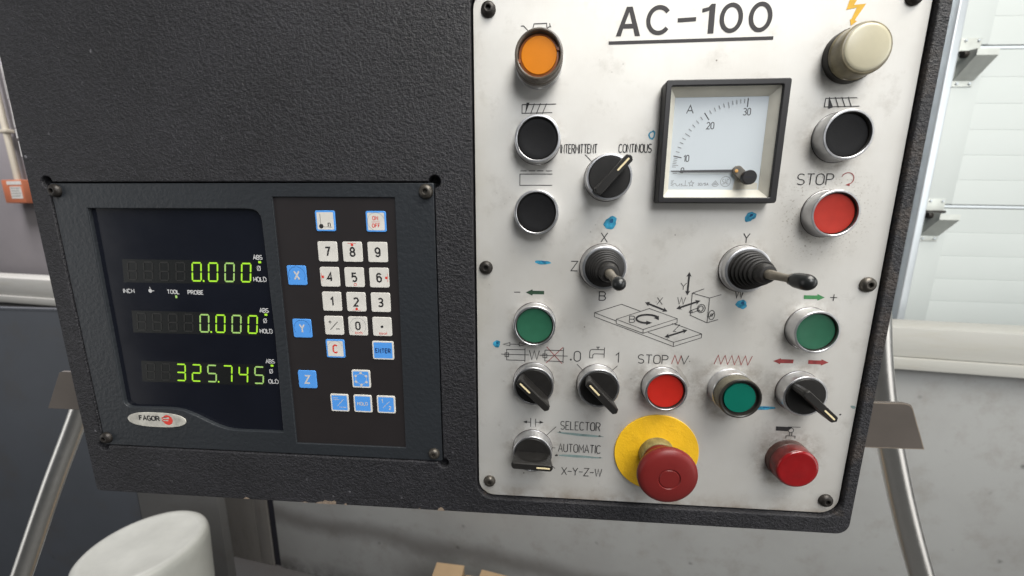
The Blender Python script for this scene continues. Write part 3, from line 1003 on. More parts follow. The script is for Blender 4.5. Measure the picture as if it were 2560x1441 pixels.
selector(43.8, 24.6, 48, "black lever selector below INTERMITTENT and CONTINOUS, turned up right")
selector(-2, -119.3, 135.5, "black lever selector below the W symbols, turned up left")
selector(44, -119.2, 133.5, "black lever selector between 0 and 1 below the tap symbol")
selector(182.6, -119.6, -41.5, "black lever selector below the two red arrows, turned down right")
selector(-2, -173.0, -2, "black lever selector beside SELECTOR and AUTOMATIC, lying level")

# pilot lamps
LC = lathe([(14.7, 0), (14.7, .5), (14.5, .6), (14.5, 4.2), (14.0, 4.6), (0, 4.6)], 64, "pilot_lamp")
p1 = link("pilot_lamp", LC, CHROME, CP, P3(-2, 94, .02), label="amber pilot lamp at the top left of the panel", group="pilot lamps on the panel")
link("lens_guard", lathe([(14.2, 4.6), (14.6, 4.9), (14.6, 8.6), (14.3, 8.9), (14.3, 15.6), (13.9, 16.3), (13.2, 16.4), (12.6, 15.9), (12.3, 12), (0, 12)], 64, "lens_guard"), SMOKE, p1)
link("lens_rim", lathe([(12.2, 12.1), (11.9, 13.3), (10.9, 13.5), (10.7, 13.3), (10.7, 12.1)], 56, "lens_rim"), AMBERRIM, p1)
link("lens", lathe([(10.65, 12.1), (10.65, 13.5), (10.3, 13.9), (0, 14.1)], 56, "lens"), AMBER, p1)
bm = bmesh.new()
add_box(bm, 10.8, 12.6, 2.2, 4.2, 12.4, 14.4)
lm = bm_mesh(bm, "guard_lug", 0)
link("guard_lug", lm, AMBERRIM, p1); link("guard_lug", lm, AMBERRIM, p1, rot=(0, 0, math.pi))
LC2 = lathe([(14.7, 0), (14.7, .5), (14.5, .6), (14.5, 7.6), (14.2, 8.1), (0, 8.1)], 64, "pilot_lamp")
p2 = link("pilot_lamp", LC2, CHROME, CP, P3(136.2, -119.3, .02), label="green illuminated button with dusty guard below the red zigzag", group="pilot lamps on the panel")


def knurled(prof, name, n=48, amp=.22):
    bm = bmesh.new(); seg = n * 2; rings = []
    for r, h, k in prof:
        rings.append([bm.verts.new(P3((r - (amp if (k and s % 2) else 0)) * math.cos(2 * math.pi * s / seg), (r - (amp if (k and s % 2) else 0)) * math.sin(2 * math.pi * s / seg), h)) for s in range(seg)])
    for a, b in zip(rings, rings[1:]):
        for s in range(seg): bm.faces.new((a[s], a[(s + 1) % seg], b[(s + 1) % seg], b[s]))
    return bm_mesh(bm, name, 40)


link("lens_guard", knurled([(13.0, 8.1, 0), (13.9, 8.4, 1), (14.0, 12.4, 1), (13.9, 12.7, 0), (14.0, 15.6, 0), (13.7, 16.4, 0), (12.9, 16.5, 0), (12.2, 16.0, 0), (12.0, 13, 0)], "lens_guard"), OLIVE, p2)
link("lens_rim", lathe([(13.95, 15.2), (13.95, 16.0), (13.5, 16.75), (12.8, 16.8), (12.2, 16.3), (11.9, 14.4), (10.6, 14.3), (10.3, 13.4), (0, 13.2)], 56, "lens_rim"), DARKRIM, p2)
link("lens", lathe([(10.35, 13.6), (10.35, 15.1), (10.1, 15.45), (0, 15.55)], 56, "lens"), LAMPGREEN, p2)
LC3 = knurled([(15.0, 0, 0), (15.0, .4, 1), (15.0, 3.8, 1), (14.6, 4.1, 0), (13, 4.1, 0)], "pilot_lamp", 40, .35)
p3 = link("pilot_lamp", LC3, DARKRIM, CP, P3(182.3, 94.2, .02), label="milky white pilot lamp at the top right under the lightning arrow", group="pilot lamps on the panel")
link("lens_body", lathe([(14.3, 4.0), (14.4, 4.6), (13.9, 5.2), (14.1, 5.8), (14.1, 11.5), (13.9, 12.6), (13.3, 13.3), (12.4, 13.5)], 64, "lens_body"), LAMPBODY, p3)
link("lens", lathe([(12.6, 12.9), (12.5, 13.5), (12.0, 13.9), (10.5, 14.2), (5, 14.5), (0, 14.6)], 64, "lens", 50), LAMPWHITE, p3)
LC4 = lathe([(14.9, 0), (14.9, .4), (14.7, .6), (14.7, 4.4), (14.3, 4.8), (0, 4.8)], 64, "pilot_lamp")
p4 = link("pilot_lamp", LC4, mat("brown_red_base", (0.10, 0.045, 0.035, 1), 0.4, var=0.5, vscale=150), CP, P3(182.4, -172.2, .02), label="red pilot lamp at the bottom right of the panel", group="pilot lamps on the panel")
link("lens_body", lathe([(14.4, 4.8), (14.6, 5.2), (14.5, 10.4), (14.2, 11.6), (13.5, 12.3)], 64, "lens_body"), LAMPREDB, p4)
link("lens", lathe([(13.9, 11.6), (13.8, 12.2), (13.3, 12.8), (12.3, 13.0), (11, 12.9), (5, 13.1), (0, 13.2)], 64, "lens", 50), LAMPRED, p4)

# emergency stop
es = link("emergency_stop", shape([circ(0, 0, 30.5, 72)], 0.1, 1.4, 0.3, "emergency_stop"), YELLOW, CP, P3(89.6, -172.1, .0), label="red mushroom emergency stop button on a round yellow plate")
link("collar", lathe([(12.9, 1.3), (12.9, 8), (12.4, 9), (0, 9)], 56, "collar"), COLLAR, es)
link("mushroom_head", lathe([(11.8, 8.8), (11.9, 11), (12.5, 14), (14.0, 17), (17.2, 20), (19.2, 22), (20.0, 24), (20.1, 25.6), (19.6, 27.2), (18.4, 28.4), (16, 29.2), (11, 29.8), (7.6, 30.0),
                             (7.2, 29.4), (6.6, 29.4), (6.2, 29.95), (3, 30.05), (0, 30.1)], 72, "mushroom_head", 50), ESTOP, es)

# joysticks
JB = lathe([(15.6, 0), (15.6, .7), (15.3, 1.4), (15.0, 1.8), (14.9, 6.2), (14.6, 6.9), (14.1, 7.1), (13.0, 7.1), (12.7, 6.7), (12.6, 3), (0, 3)], 64, "joystick")


def joystick(x, y, tx, ty, kr, klen, lab):
    j = link("joystick", JB, CHROME, CP, P3(x, y, .02), label=lab, group="joysticks on the panel")

    link("gasket", lathe([(15.9, -.01), (15.9, .22), (15.4, .24)], 56, "gasket"), GASKM, j)

    def off(h): t = max(0, h - 5) / 50; return (tx * t, ty * t)
    prof = [(12.55, 4.5)]
    rr = [12.3, 11.3, 10.3, 9.2, 8.2, 7.2]
    h = 6.0
    for r in rr:
        prof += [(r + .2, h), (r + .75, h + .35), (r + .75, h + 1.0), (r + .1, h + 1.35), (r - .9, h + 1.25), (r - 1.1, h + 1.6), (r - .9, h + 2.2)]
        h += 2.35
    prof += [(6.3, h), (6.0, h + 2.5), (5.0, h + 4), (3.4, h + 4.3)]
    link("rubber_boot", lathe(prof, 56, "rubber_boot", 25, offset=off), RUBBER, j)
    top = 55 - klen
    link("stick", lathe([(3.2, 18), (3.0, 26), (2.5, 31), (2.3, top - 3), (3.4, top - .8), (3.6, top + .6), (0, top + .8)], 32, "stick", 40, offset=off), STICK, j)
    kp = [(2.9, top), (kr * .86, top + 1.2)]
    s0 = 55 - kr
    if klen > 2.1 * kr: kp += [(kr * .97, top + 3), (kr, s0 - 1)]
    for i in range(0, 10):
        a = R(-25 + 115 * i / 9) if klen <= 2.1 * kr else R(90 * i / 9)
        kp.append((kr * math.cos(a), s0 + kr * math.sin(a)))
    kp[-1] = (0, kp[-1][1])
    link("ball_knob", lathe(kp, 40, "ball_knob", 60, offset=off), BALL, j)


joystick(43.9, -33.8, .8, -3.0, 3.95, 8.2, "joystick with round black ball between letters X, Z and B")
joystick(136, -33.8, 8.2, -.4, 4.5, 13, "joystick leaning right with long black grip below letter Y")

# ammeter
am = link("ammeter", shape([rrect(74.7, 146.7, 8.7, 80.7, 1.6, 4), rrect(78.1, 142.6, 12.1, 77.2, .8, 3)], 0.05, 9.2, 0.5, "ammeter"), METERBLK, CP,
          label="square ammeter with black frame reading zero")
bm = bmesh.new()
o_ = [(77.8, 11.8), (142.9, 11.8), (142.9, 77.5), (77.8, 77.5)]; i_ = [(82.4, 17.1), (138.1, 17.1), (138.1, 72.4), (82.4, 72.4)]
vo_ = [bm.verts.new(P3(x, y, 7.6)) for x, y in o_]; vi_ = [bm.verts.new(P3(x, y, 3.2)) for x, y in i_]; vb_ = [bm.verts.new(P3(x, y, 2.2)) for x, y in i_]
for q in range(4):
    r_ = (q + 1) % 4
    bm.faces.new((vo_[q], vo_[r_], vi_[r_], vi_[q])); bm.faces.new((vi_[q], vi_[r_], vb_[r_], vb_[q]))
link("surround", bm_mesh(bm, "surround", 0), METERCRM, am)
link("dial", box(81, 139.5, 16, 73.5, 1.2, 3.0, 0, "dial"), DIAL, am)
px_, py_ = 126.0, 28.7
big = []; small = []


def tick(v, a, r0, r1): return [(px_ + r0 * math.cos(R(a)), py_ + r0 * math.sin(R(a))), (px_ + r1 * math.cos(R(a)), py_ + r1 * math.sin(R(a)))]


AN = {4: 176.5, 5: 175.0, 6: 173.6, 7: 172.2, 8: 170.7, 9: 169.1, 11: 163.6, 12: 159.7, 13: 155.7, 14: 151.8, 15: 147.6, 16: 143.2, 17: 138.9, 18: 134.6, 19: 130.3,
      21: 121.8, 22: 117.7, 23: 113.7, 24: 109.9, 25: 106.1, 26: 102.6, 27: 99.3, 28: 96.1, 29: 92.9}
for v, a in AN.items(): small.append(tick(v, a, 42.3, 38.6 if v % 5 == 0 else 39.9))
small += [tick(0, 180.6, 42, 35), tick(0, 182, 41.5, 39)]
for a in (180, 167.6, 126, 90): big.append(tick(0, a, 42.8, 37.6))
link("scale_marks", strokes(small, .32, 3.03, name="scale_marks"), DIALGREY, am)
for b_ in big: link("major_mark", strokes([b_], .62, 3.03, name="major_mark"), DIALINK, am)
for s_, x0, x1, y0, hg in (("A", 90, 94, 63.1, 4.7), ("30", 123.9, 128.2, 61.7, 3.9), ("20", 102.9, 107.2, 53.9, 3.8), ("10", 90.7, 93.8, 34.5, 3.8), ("0", 89.6, 91.3, 27.7, 3.0)):
    link("scale_numeral", stext(s_, x0, x1, y0, hg, .52, 3.05), DIALINK, am)
sym = [[(85.6, 23), (83.9, 22.6), (85.2, 22), (83.9, 21.3), (85.2, 20.6), (84, 19.9), (85.7, 19.4)], arc(86.4, 20.3, .9, .8, 180, 0, 6) + arc(88.1, 20.3, .9, .8, 180, 360, 6),
       [(92.93, 23), (92.93, 19.6)], [(91.6, 19.6), (94.6, 19.6)],
       [(96.6 + (1.9 if i % 2 == 0 else .8) * math.cos(R(90 + 36 * i)), 20.9 + (1.9 if i % 2 == 0 else .8) * math.sin(R(90 + 36 * i))) for i in range(10)] + ['c'],
       [(109.5, 20.3), (111.4, 22.7), (113.5, 20.3), (112.4, 19.3), (110.5, 19.3), 'c'], [(110.4, 20.4), (111.4, 21.6), (112.4, 20.4), 'c'],
       circ(117.7, 22.2, 3.1, 28) + ['c']]
link("dial_symbols", strokes(sym, .26, 3.03, name="dial_symbols"), DIALGREY, am)
for s_, x0, x1, y0, hg in (("1.5", 89.2, 91.2, 19.4, 1.4), ("30/5A", 100.7, 107.3, 19.8, 1.5), ("SAC", 115.8, 119.6, 20.6, 3.1)):
    link("dial_lettering", stext(s_, x0, x1, y0, hg, .26, 3.04), DIALGREY, am)
link("needle", strokes([], 1, 4.6, [[(84, 28.25), (87.6, 28.1), (89, 27.3), (90.4, 27.6), (121.5, 27.5), (121.5, 29.4), (90.4, 29.0), (89, 29.1), (87.6, 28.4), (84, 28.4)]], "needle"), DIALINK, am)
link("screw_shade", shape([circ(123.6, 28.6, 3.1, 24, 60, 240) + circ(127.0, 25.0, 3.5, 24, 240, 420)], 3.6, 5.6, .5, "screw_shade"), SCREWSHADE, am)  # grey shape stands in for shadow and reflection at the zero screw
link("pivot_dot", lathe([(1.0, 0), (1.0, .4), (0, .6)], 20, "pivot_dot"), COPPER, am, P3(122.4, 28.4, 5.6))
link("yellow_corner", flat([[(122.4, 17.3), (123.6, 25.6), (125.5, 25.6), (137.4, 21.0), (137.4, 17.3)]], 3.02, "yellow_corner"), METERCRM, am)
link("glass", flat([[(78.2, 12.2), (142.5, 12.2), (142.5, 77.1), (78.2, 77.1)]], 8.3, "glass"), GLASS, am)
zs = link("zero_screw", lathe([(4.35, 8.4), (4.35, 10.8), (4.0, 11.3), (0, 11.35)], 40, "zero_screw"), METERBLK, am, P3(128.2, 24.1, 0))
link("slot", box(-3.0, 2.6, -.35, .35, 11.3, 11.4, 0, "slot"), GAPDK, zs)

# ------------------------------------------------------------------ printed legends on the plate
def legend(me, m=INK, lab=None):
    link("printed_legend", me, m, CP, label=lab)


A_ = [[(44.8, 108.7), (50.6, 124.8), (54.1, 124.8), (59.5, 108.6), (56.4, 108.6), (55.1, 112.9), (49.1, 112.9), (47.9, 108.7)], [(50.0, 115.5), (54.3, 115.5), (52.3, 121.9)]]
link("title_letter", flat(A_, HP, "title_letter"), TITLE, CP, label="large letter A of the title")
bm = bmesh.new(); ribbon(bm, arc(70.2, 117.0, 6.35, 7.0, 38, 322, 36), 2.5, HP)
link("title_letter", bm_mesh(bm, "title_letter", 0), TITLE, CP, label="large letter C of the title")
bm = bmesh.new(); ribbon(bm, [(81.2, 116.6), (92.0, 117.0)], 2.3, HP)
link("title_letter", bm_mesh(bm, "title_letter", 0), TITLE, CP, label="dash of the title")
link("title_letter", flat([[(95.2, 120.4), (98.0, 121.0), (99.3, 121.4), (99.4, 108.9), (102.8, 108.9), (102.7, 125.0), (100.3, 125.0), (98.6, 123.2), (95.2, 122.5)]], HP, "title_letter"), TITLE, CP, label="digit 1 of the title")
for cx in (112.4, 129.2):
    link("title_letter", flat([circ(cx, 117.1, 6.75, 48, ry=8.2), circ(cx, 117.1, 4.15, 48, ry=5.75)], HP, "title_letter"), TITLE, CP, label="digit 0 of the title")
bm = bmesh.new(); ribbon(bm, [(40.7, 105.1), (137.9, 105.6)], 1.9, HP)
link("title_underline", bm_mesh(bm, "title_underline", 0), TITLE, CP)

w = .55
legend(stext("INTERMITTENT", 13.1, 36.6, 40.5, 5.3, .5, gap=.16), lab="word INTERMITTENT")
legend(stext("CONTINOUS", 50.5, 71, 40.7, 5.0, .5, gap=.16), lab="word CONTINOUS")
legend(strokes([[(28.9, 39.6), (33.6, 35.0)]], .4))
legend(strokes([[(-12.35, 70.4), (-12.35, 65.2), (7.1, 65.4)], [(-12.35, 70.4), (9.4, 70.5)], [(-4.4, 71), (-6.8, 64.8)], [(-.5, 71), (-3.1, 64.8)], [(3.4, 70.9), (.7, 64.8)]], .42, polys=[[(-9.5, 71.6), (-10.3, 64.7), (-7.5, 71.6)]]), lab="drill symbol left")
legend(strokes([[(-13.4, 116), (-11.8, 116), (-9.2, 113.4)], [(-6.5, 113), (-5.4, 117), (2.3, 117.1), (2.8, 113)], [(2.7, 114.3), (4.9, 115.6)], [(4.2, 117.1), (4.6, 115.2), (5.2, 114.9)]], .42), lab="oil can symbol")
legend(strokes([[(172.8, 71.4), (190.9, 71.5)], [(172.9, 71.4), (172.7, 66.5), (193, 66.7)], [(174.9, 72.1), (175.4, 65.6)], [(178.3, 72), (181, 66.1)], [(182, 72), (184.9, 66.2)], [(185.7, 72), (188.4, 66.3)]], .42, polys=[[(174.9, 71.8), (175.4, 65.4), (177.9, 66.2)]]), lab="drill symbol right")
legend(strokes([], .4, polys=[[(178.6, 127), (177, 119.5), (182.7, 120.6), (180.7, 114.6), (179.9, 114.4), (180.9, 111.0), (184.0, 113.4), (182.6, 113.9), (187.6, 122.5), (181.0, 122.0), (183.4, 127.5)]]), YELINK, "yellow lightning arrow")
legend(strokes([[(-13.1, 29.4), (-9.1, 29.4)], [(-7.4, 29.4), (-3.4, 29.4)], [(-2, 29.4), (2.2, 29.4)], [(3.8, 29.4), (7.9, 29.4)], [(8.1, 27.4), (-13.35, 27.4), (-13.35, 20.2), (8.1, 20.2)]], .38), lab="open rectangle symbol")
legend(stext("X", 41.8, 46.1, -17.1, 6.3, .5)); legend(stext("Y", 134.2, 138.1, -16.7, 6.2, .5)); legend(stext("Z", 22.4, 26.9, -36.9, 6.6, .5))
legend(stext("B", 42.5, 46.8, -57.3, 6.0, .55)); legend(stext("W", 132.9, 138.7, -53.9, 6.6, .55))
legend(strokes([[(-16.8, -52.65), (-12.4, -52.65)]], .45)); legend(strokes([[(194.3, -52.3), (198.7, -52.3)], [(196.5, -50.1), (196.5, -54.5)]], .45))
legend(strokes([], .4, polys=[[(-8.6, -52.7), (-4, -50.4), (-3.6, -51.4), (4.3, -51.4), (4.3, -53.9), (-3.6, -53.9), (-4, -54.9)]]), DGREENINK, "dark green arrow pointing left")
legend(strokes([], .4, polys=[[(190.9, -52.4), (186, -50.1), (186, -51.1), (177.5, -51.1), (177.7, -53.7), (186.2, -53.6), (186.6, -54.6)]]), GREENINK, "green arrow pointing right")
legend(stext("STOP", 163, 184.6, 20.45, 6.6, .5, gap=.18), lab="upper word STOP")
legend(strokes([arc(193.0, 24.1, 3.75, 3.65, 160, -70, 22)], .42, polys=[[(192.2, 20.3), (195.0, 19.6), (194.6, 21.5)]]), REDINK, "turning arrow")

# machine diagram
legend(strokes([[(71.2, -64.5), (58.1, -59.8), (39.8, -66.3), (39.8, -69.2), (95.5, -89.5), (113.9, -82.6), (113.9, -79.8), (95.8, -73.2), (93.2, -72.9)], [(39.8, -66.3), (55.1, -71.9)],
                [(77.5, -79.6), (95.5, -86.4), (95.5, -89.5)], [(95.5, -86.4), (113.9, -79.8)], [(55.1, -70.6), (77.2, -62.4), (96.5, -69.2), (73.9, -77.6), 'c'],
                [(55.1, -70.6), (55.2, -73.7), (74.0, -80.3), (74.0, -77.6)], [(74.0, -80.3), (96.6, -72.2), (96.5, -69.2)],
                [(112.5, -47.9), (105.0, -51.0), (105.0, -66.6), (116.7, -71.7), (123.8, -69.2)], [(105.0, -51.0), (116.7, -54.2), (124.1, -51.7)], [(116.7, -54.2), (116.7, -71.7)],
                circ(119.2, -66.1, 2.0, 22, ry=3.3) + ['c'], circ(119.2, -66.1, .7, 12, ry=.9) + ['c'], [(117.7, -67.6), (120.7, -64.7)],
                circ(111.6, -61.7, 1.6, 16, ry=1.9) + ['c'], circ(111.9, -61.6, 2.6, 22, ry=2.9) + ['c'], [(105.3, -63.0), (110.7, -60.9)], [(105.6, -64.9), (111.1, -62.7)], circ(105.2, -64.0, .85, 14) + ['c']], .34),
       lab="line drawing of the machine table and head")
for a_, b_, nm in (((101.8, -36.5), (101.8, -52.7), "upright"), ((73.9, -58.1), (89.5, -64.2), "letter X"), ((95.3, -62.2), (110.9, -56.2), "letter W"), ((88.9, -82.8), (104.2, -77.2), "letter Z")):
    legend(strokes([], .3, polys=[arrow2(a_, b_, .62, 1.7, 3.3)]), lab="black double arrow of the diagram, %s one" % nm)
legend(strokes([arc(76.4, -69.9, 7.6, 3.0, 25, 285, 26)], 1.1, polys=[[(84.2, -70.6), (80.6, -69.1), (83.9, -67.4)], [(79.8, -72.6), (75.6, -71.2), (75.9, -74.3)]]), lab="curved double arrow of the diagram")
legend(stext("Y", 96.8, 100.6, -48.9, 4.8, .36)); legend(stext("X", 82, 85.6, -59.5, 5.0, .36)); legend(stext("W", 95.6, 100.9, -59, 4.9, .36)); legend(stext("B", 64.1, 67.8, -72.7, 4.6, .4))
legend(strokes([[(95.6, -73.7), (98.5, -73.7), (94.6, -78.5), (96.6, -78.5)]], .36))

# row of symbols above the lower selectors
sp_l = [[(-24.4, -91.3), (-19.6, -89.9), (-19.6, -92.4), 'c'], [(-8.1, -91.1), (-12.85, -89.7), (-12.85, -92.3), 'c'], [(-19.6, -91.1), (-12.85, -91.1)],
        [(-26, -98.9), (-5.8, -98.9)], [(1.9, -98.9), (22.1, -98.9)], [(-8.8, -95.1), (-21.9, -95.1), (-21.9, -103.2), (-8.8, -103.2)], [(-8.6, -93.7), (-8.6, -104.6)],
        [(-23.1, -97.8), (-20.5, -97.8), (-20.5, -100.6), (-23.1, -100.6), 'c'], [(18.9, -94.8), (5.8, -94.8), (5.8, -103.1), (18.9, -103.1)], [(19, -92.5), (19, -104.3)],
        [(4.4, -97.8), (7.2, -97.8), (7.2, -100.6), (4.4, -100.6), 'c']]
legend(strokes(sp_l, .38), lab="spindle travel symbols")
legend(strokes([[(7, -92.4), (18.3, -104.8)], [(18.7, -92.4), (6.7, -104.8)]], .42), REDINK, "red cross through the right spindle symbol")
legend(stext("W", -5.4, 1.8, -102.5, 7.1, .52)); legend(stext("0", 26.8, 31.3, -102.6, 7.5, .55), lab="digit 0 left of the tap symbol"); legend(stext("1", 56.3, 58.2, -102.6, 7.3, .55), lab="digit 1 right of the tap symbol")
legend(strokes([], .4, polys=[circ(24.5, -101.5, .75, 14)]))
legend(strokes([[(47.9, -93.3), (39.6, -93.3), (38.3, -93.8), (37.8, -95.1), (37.8, -99.75), (40.0, -99.75), (40.0, -97.6), (40.4, -96.9), (41.2, -96.6), (47.9, -96.6)], [(48, -91.7), (48, -99.3)], [(42.2, -91.5), (44.7, -91.5)], [(43.45, -91.5), (43.45, -93.3)]], .42), lab="water tap symbol")
legend(strokes([[(29, -104.8), (33.2, -109.2)], [(57.8, -105.1), (53.8, -109.2)]], .4))
legend(stext("STOP", 71.9, 92.6, -102.6, 6.4, .5, gap=.18), lab="lower word STOP")
legend(strokes([[(95.3, -102.4), (97.1, -95.9), (99.8, -102.4), (101.6, -95.9)]], .45), REDINK); legend(strokes([[(101.4, -95.9), (103.9, -102.3), (106.7, -95.9)]], .45))
legend(strokes([[(124.4 + 2.28 * i, -101.6 if i % 2 == 0 else -94.9) for i in range(12)]], .45), REDINK, "red zigzag symbol")
legend(strokes([], .4, polys=[[(163.7, -98), (168.5, -95.8), (168.7, -96.5), (177.1, -96.5), (177.1, -99.3), (168.7, -99.4), (168.5, -100.2)]]), REDINK, "red arrow pointing left")
legend(strokes([], .4, polys=[[(200.2, -97.9), (195.3, -95.7), (195.3, -96.6), (186.9, -96.6), (186.9, -99.4), (195.3, -99.4), (195.5, -100.3)]]), REDINK, "red arrow pointing right")
legend(strokes([[(-3.7, -148.7), (-3.7, -155.7)], [(0, -149), (0, -155.6)], [(-3.7, -152), (-6.5, -152)], [(0, -151.8), (3, -151.8)]], .42, polys=[[(-9.5, -152), (-6.4, -150.7), (-6.4, -153.2)], [(6, -151.7), (3, -150.5), (3, -152.9)]]), lab="clamp arrows symbol")
legend(stext("SELECTOR", 18.7, 47.8, -156.8, 6.6, .5, gap=.2), lab="word SELECTOR"); legend(stext("AUTOMATIC", 17.5, 49.1, -175.3, 6.6, .5, gap=.18), lab="word AUTOMATIC")
legend(stext("X-Y-Z-W", 20.5, 50.7, -194.8, 6.4, .5, gap=.12), lab="letters X-Y-Z-W")
legend(strokes([[(15.4, -154.8), (8.1, -162.5)], [(15.2, -172.4), (12.4, -172.4)], [(15.5, -189.9), (13.0, -187.4)]], .4))
legend(strokes([[(180, -147.3), (188.7, -147.1)], circ(182.6, -149.9, 1.75, 18) + ['c'], [(181.9, -151.6), (181.9, -154.1)], [(183.5, -151.6), (183.5, -154.1)], [(179.8, -156.3), (179.8, -154.2), (186, -154.2), (186, -156.1)]], .38,
               polys=[[(172, -147.2), (172.3, -150.5), (180.2, -150.6), (182, -148.8), (183.2, -147.3)]]), lab="limit switch symbol")


def blot(cx, cy, rx, ry, ang=0, m=BLUEINK, seed=0, hole=False, lab=None):
    rnd = random.Random(seed)
    pts = []
    n = 26
    ph = [rnd.uniform(0, 6.28) for _ in range(4)]
    for i in range(n):
        a = 2 * math.pi * i / n
        k = 1 + .10 * math.sin(2 * a + ph[0]) + .09 * math.sin(3 * a + ph[1]) + .05 * math.sin(7 * a + ph[2])
        x, y = rx * k * math.cos(a), ry * k * math.sin(a)
        pts.append((cx + x * math.cos(ang) - y * math.sin(ang), cy + x * math.sin(ang) + y * math.cos(ang)))
    sp = [pts]
    if hole: sp.append([(cx + (x - cx) * .55, cy + (y - cy) * .62) for x, y in pts])
    o = link("ink_mark", flat(sp, .10, "ink_mark"), m, CP, label=lab)
    if m is BLUEINK and not hole:
        q = [(cx + rx * .15 + (x - cx) * .30, cy + ry * .32 + (y - cy) * .34) for x, y in pts]
        link("ink_pool", flat([q], .125, "ink_pool"), DKBLUE, o)


blot(70.7, 51.2, 2.0, 2.9, 0, seed=1, hole=True, lab="small blue ring mark left of the ammeter")
blot(47.5, -4.2, 4.6, 3.8, .45, seed=2, lab="blue blot above letter X"); blot(137, .3, 3.5, 3.0, .6, seed=3, lab="blue blot above letter Y")
blot(2.8, -31.4, 5.0, 1.5, -.05, seed=4, lab="blue dash above the minus sign"); blot(138.1, -58.2, 3.8, 2.9, .1, seed=5, lab="blue blot below letter W")
blot(-29.2, -91.2, 2.8, 2.5, 0, seed=6, lab="blue dot left of the hollow arrows"); blot(162, -133.4, 7, 1.5, .05, seed=7, lab="blue stroke between green button and selector")
blot(33.5, -160.6, 15.5, 1.1, -.06, TEALINK, 8, lab="teal smear under SELECTOR"); blot(33, -178.6, 16.0, 1.0, -.01, TEALINK, 9, lab="teal smear under AUTOMATIC")
blot(18.3, -159.0, .7, .6, 0, INK, 10); blot(47.8, -161.0, .8, .6, 0, INK, 11); blot(16.2, -178.6, 1.2, .8, .5, INK, 12); blot(49, -178.9, .6, .6, 0, INK, 13)
blot(221.4, -130.2, 1.7, 1.1, -.5, TEALINK, 14); blot(213.8, -136.2, .7, .6, 0, INK, 15)

SMEAR = mat("grey_grease", (0.36, 0.34, 0.31, 1), 0.45, var=0.3, vscale=150)
blot(104.2, -112.5, 8.5, 1.8, -1.05, SMEAR, 21, lab="grey grease smear right of the bright red button")
blot(171.5, -160.5, 3.6, 1.4, .8, SMEAR, 22)

# ================================================================== digital readout
DRO = thing("digital_readout", "dark digital readout unit with green digits and a keypad", "digital readout", (0, 0, 0), (R(90), 0, 0))
HB = 2.2
win = [(-328.3, 4.1), (-330.0, -147.0)] + [(-329.6, -149.6), (-328.2, -151.3), (-326, -152.3), (-323.0, -152.6)] + [(-300, -152.2), (-292.3, -152.2), (-286, -152.6), (-280, -153.7)] + \
      [(-270, -157.6), (-260, -162.6), (-252, -166.0), (-245.6, -167.9), (-240, -168.6), (-235, -168.8), (-198.3, -168.5), (-195.9, -90), (-196.0, -4)] + [(-196.7, -.4), (-198.6, 2.2), (-201.5, 3.6), (-207.5, 4.1)]
kp = [(-186.5, 12.4), (-188.3, -177.4), (-100.1, -177.0), (-98.8, 12.1)]
link("bezel", shape([rr4(-354.0, -71.4, -186.8, 21.7, 1, 1, 1, 1, 3), win, kp], -3, HB, 0.55, "bezel"), BEZEL, DRO)
link("display_window", box(-334, -192, -172, 8, -2.4, -0.6, 0, "display_window"), SCREEN, DRO)
link("keypad_panel", box(-190, -97, -179, 14, -2, 0.9, 0, "keypad_panel"), OVERLAY, DRO)
link("backing_tray", box(-350, -75, -183, 18, -6, -3.2, 0, "backing_tray"), GAPDK, DRO)
sd = {'a': "screw at the upper right corner of the readout", }
for x, y, s, m, lab in ((-349.9, 16.4, 1.0, SCREW, "screw at the upper left corner of the readout"), (-76.7, 16.0, 1.04, SCREWWORN, "screw at the upper right corner of the readout"),
                        (-77.7, -180.3, .92, SCREWWORN, "bright worn screw at the lower right corner of the readout"), (-350.8, -180.3, 1.0, SCREW, "screw at the lower left corner of the readout")):
    me = sm.copy(); me.materials.append(m)
    o = link("screw", me, None, DRO, P3(x, y, HB + .02), (0, 0, random.random()), lab, group="readout screws")
    o.scale = (s, s, 1)

HG = -0.45
SEG = {'0': 'abcdef', '1': 'bc', '2': 'abged', '3': 'abgcd', '4': 'fgbc', '5': 'afgcd', '7': 'abc', '8': 'abcdefg'}


def digit(ch, x, ytop, m, hgt=14.7, wd=8.0):
    """seven-segment digit, x = left edge of the top segment"""
    t = 1.15; g = .35
    sl = .145
    W2, H2 = wd, hgt

    def hseg(y): return [(g + .3, y), (t * .7 + g, y + t / 2), (W2 - t * .7 - g, y + t / 2), (W2 - g - .3, y), (W2 - t * .7 - g, y - t / 2), (t * .7 + g, y - t / 2)]

    def vseg(x_, y0, y1): return [(x_, y0 + g), (x_ + t / 2, y0 + t * .7), (x_ + t / 2, y1 - t * .7), (x_, y1 - g), (x_ - t / 2, y1 - t * .7), (x_ - t / 2, y0 + t * .7)]
    q = {'a': hseg(H2 - t / 2), 'g': hseg(H2 / 2), 'd': hseg(t / 2), 'b': vseg(W2 - t / 2, H2 / 2, H2 - t / 2), 'c': vseg(W2 - t / 2, t / 2, H2 / 2), 'e': vseg(t / 2, t / 2, H2 / 2), 'f': vseg(t / 2, H2 / 2, H2 - t / 2)}
    polys = [[(x + a - sl * (H2 - b), ytop - H2 + b) for a, b in q[s]] for s in SEG[ch]]
    return link("digit", strokes([], 1, HG, polys, "digit"), m, DRO)


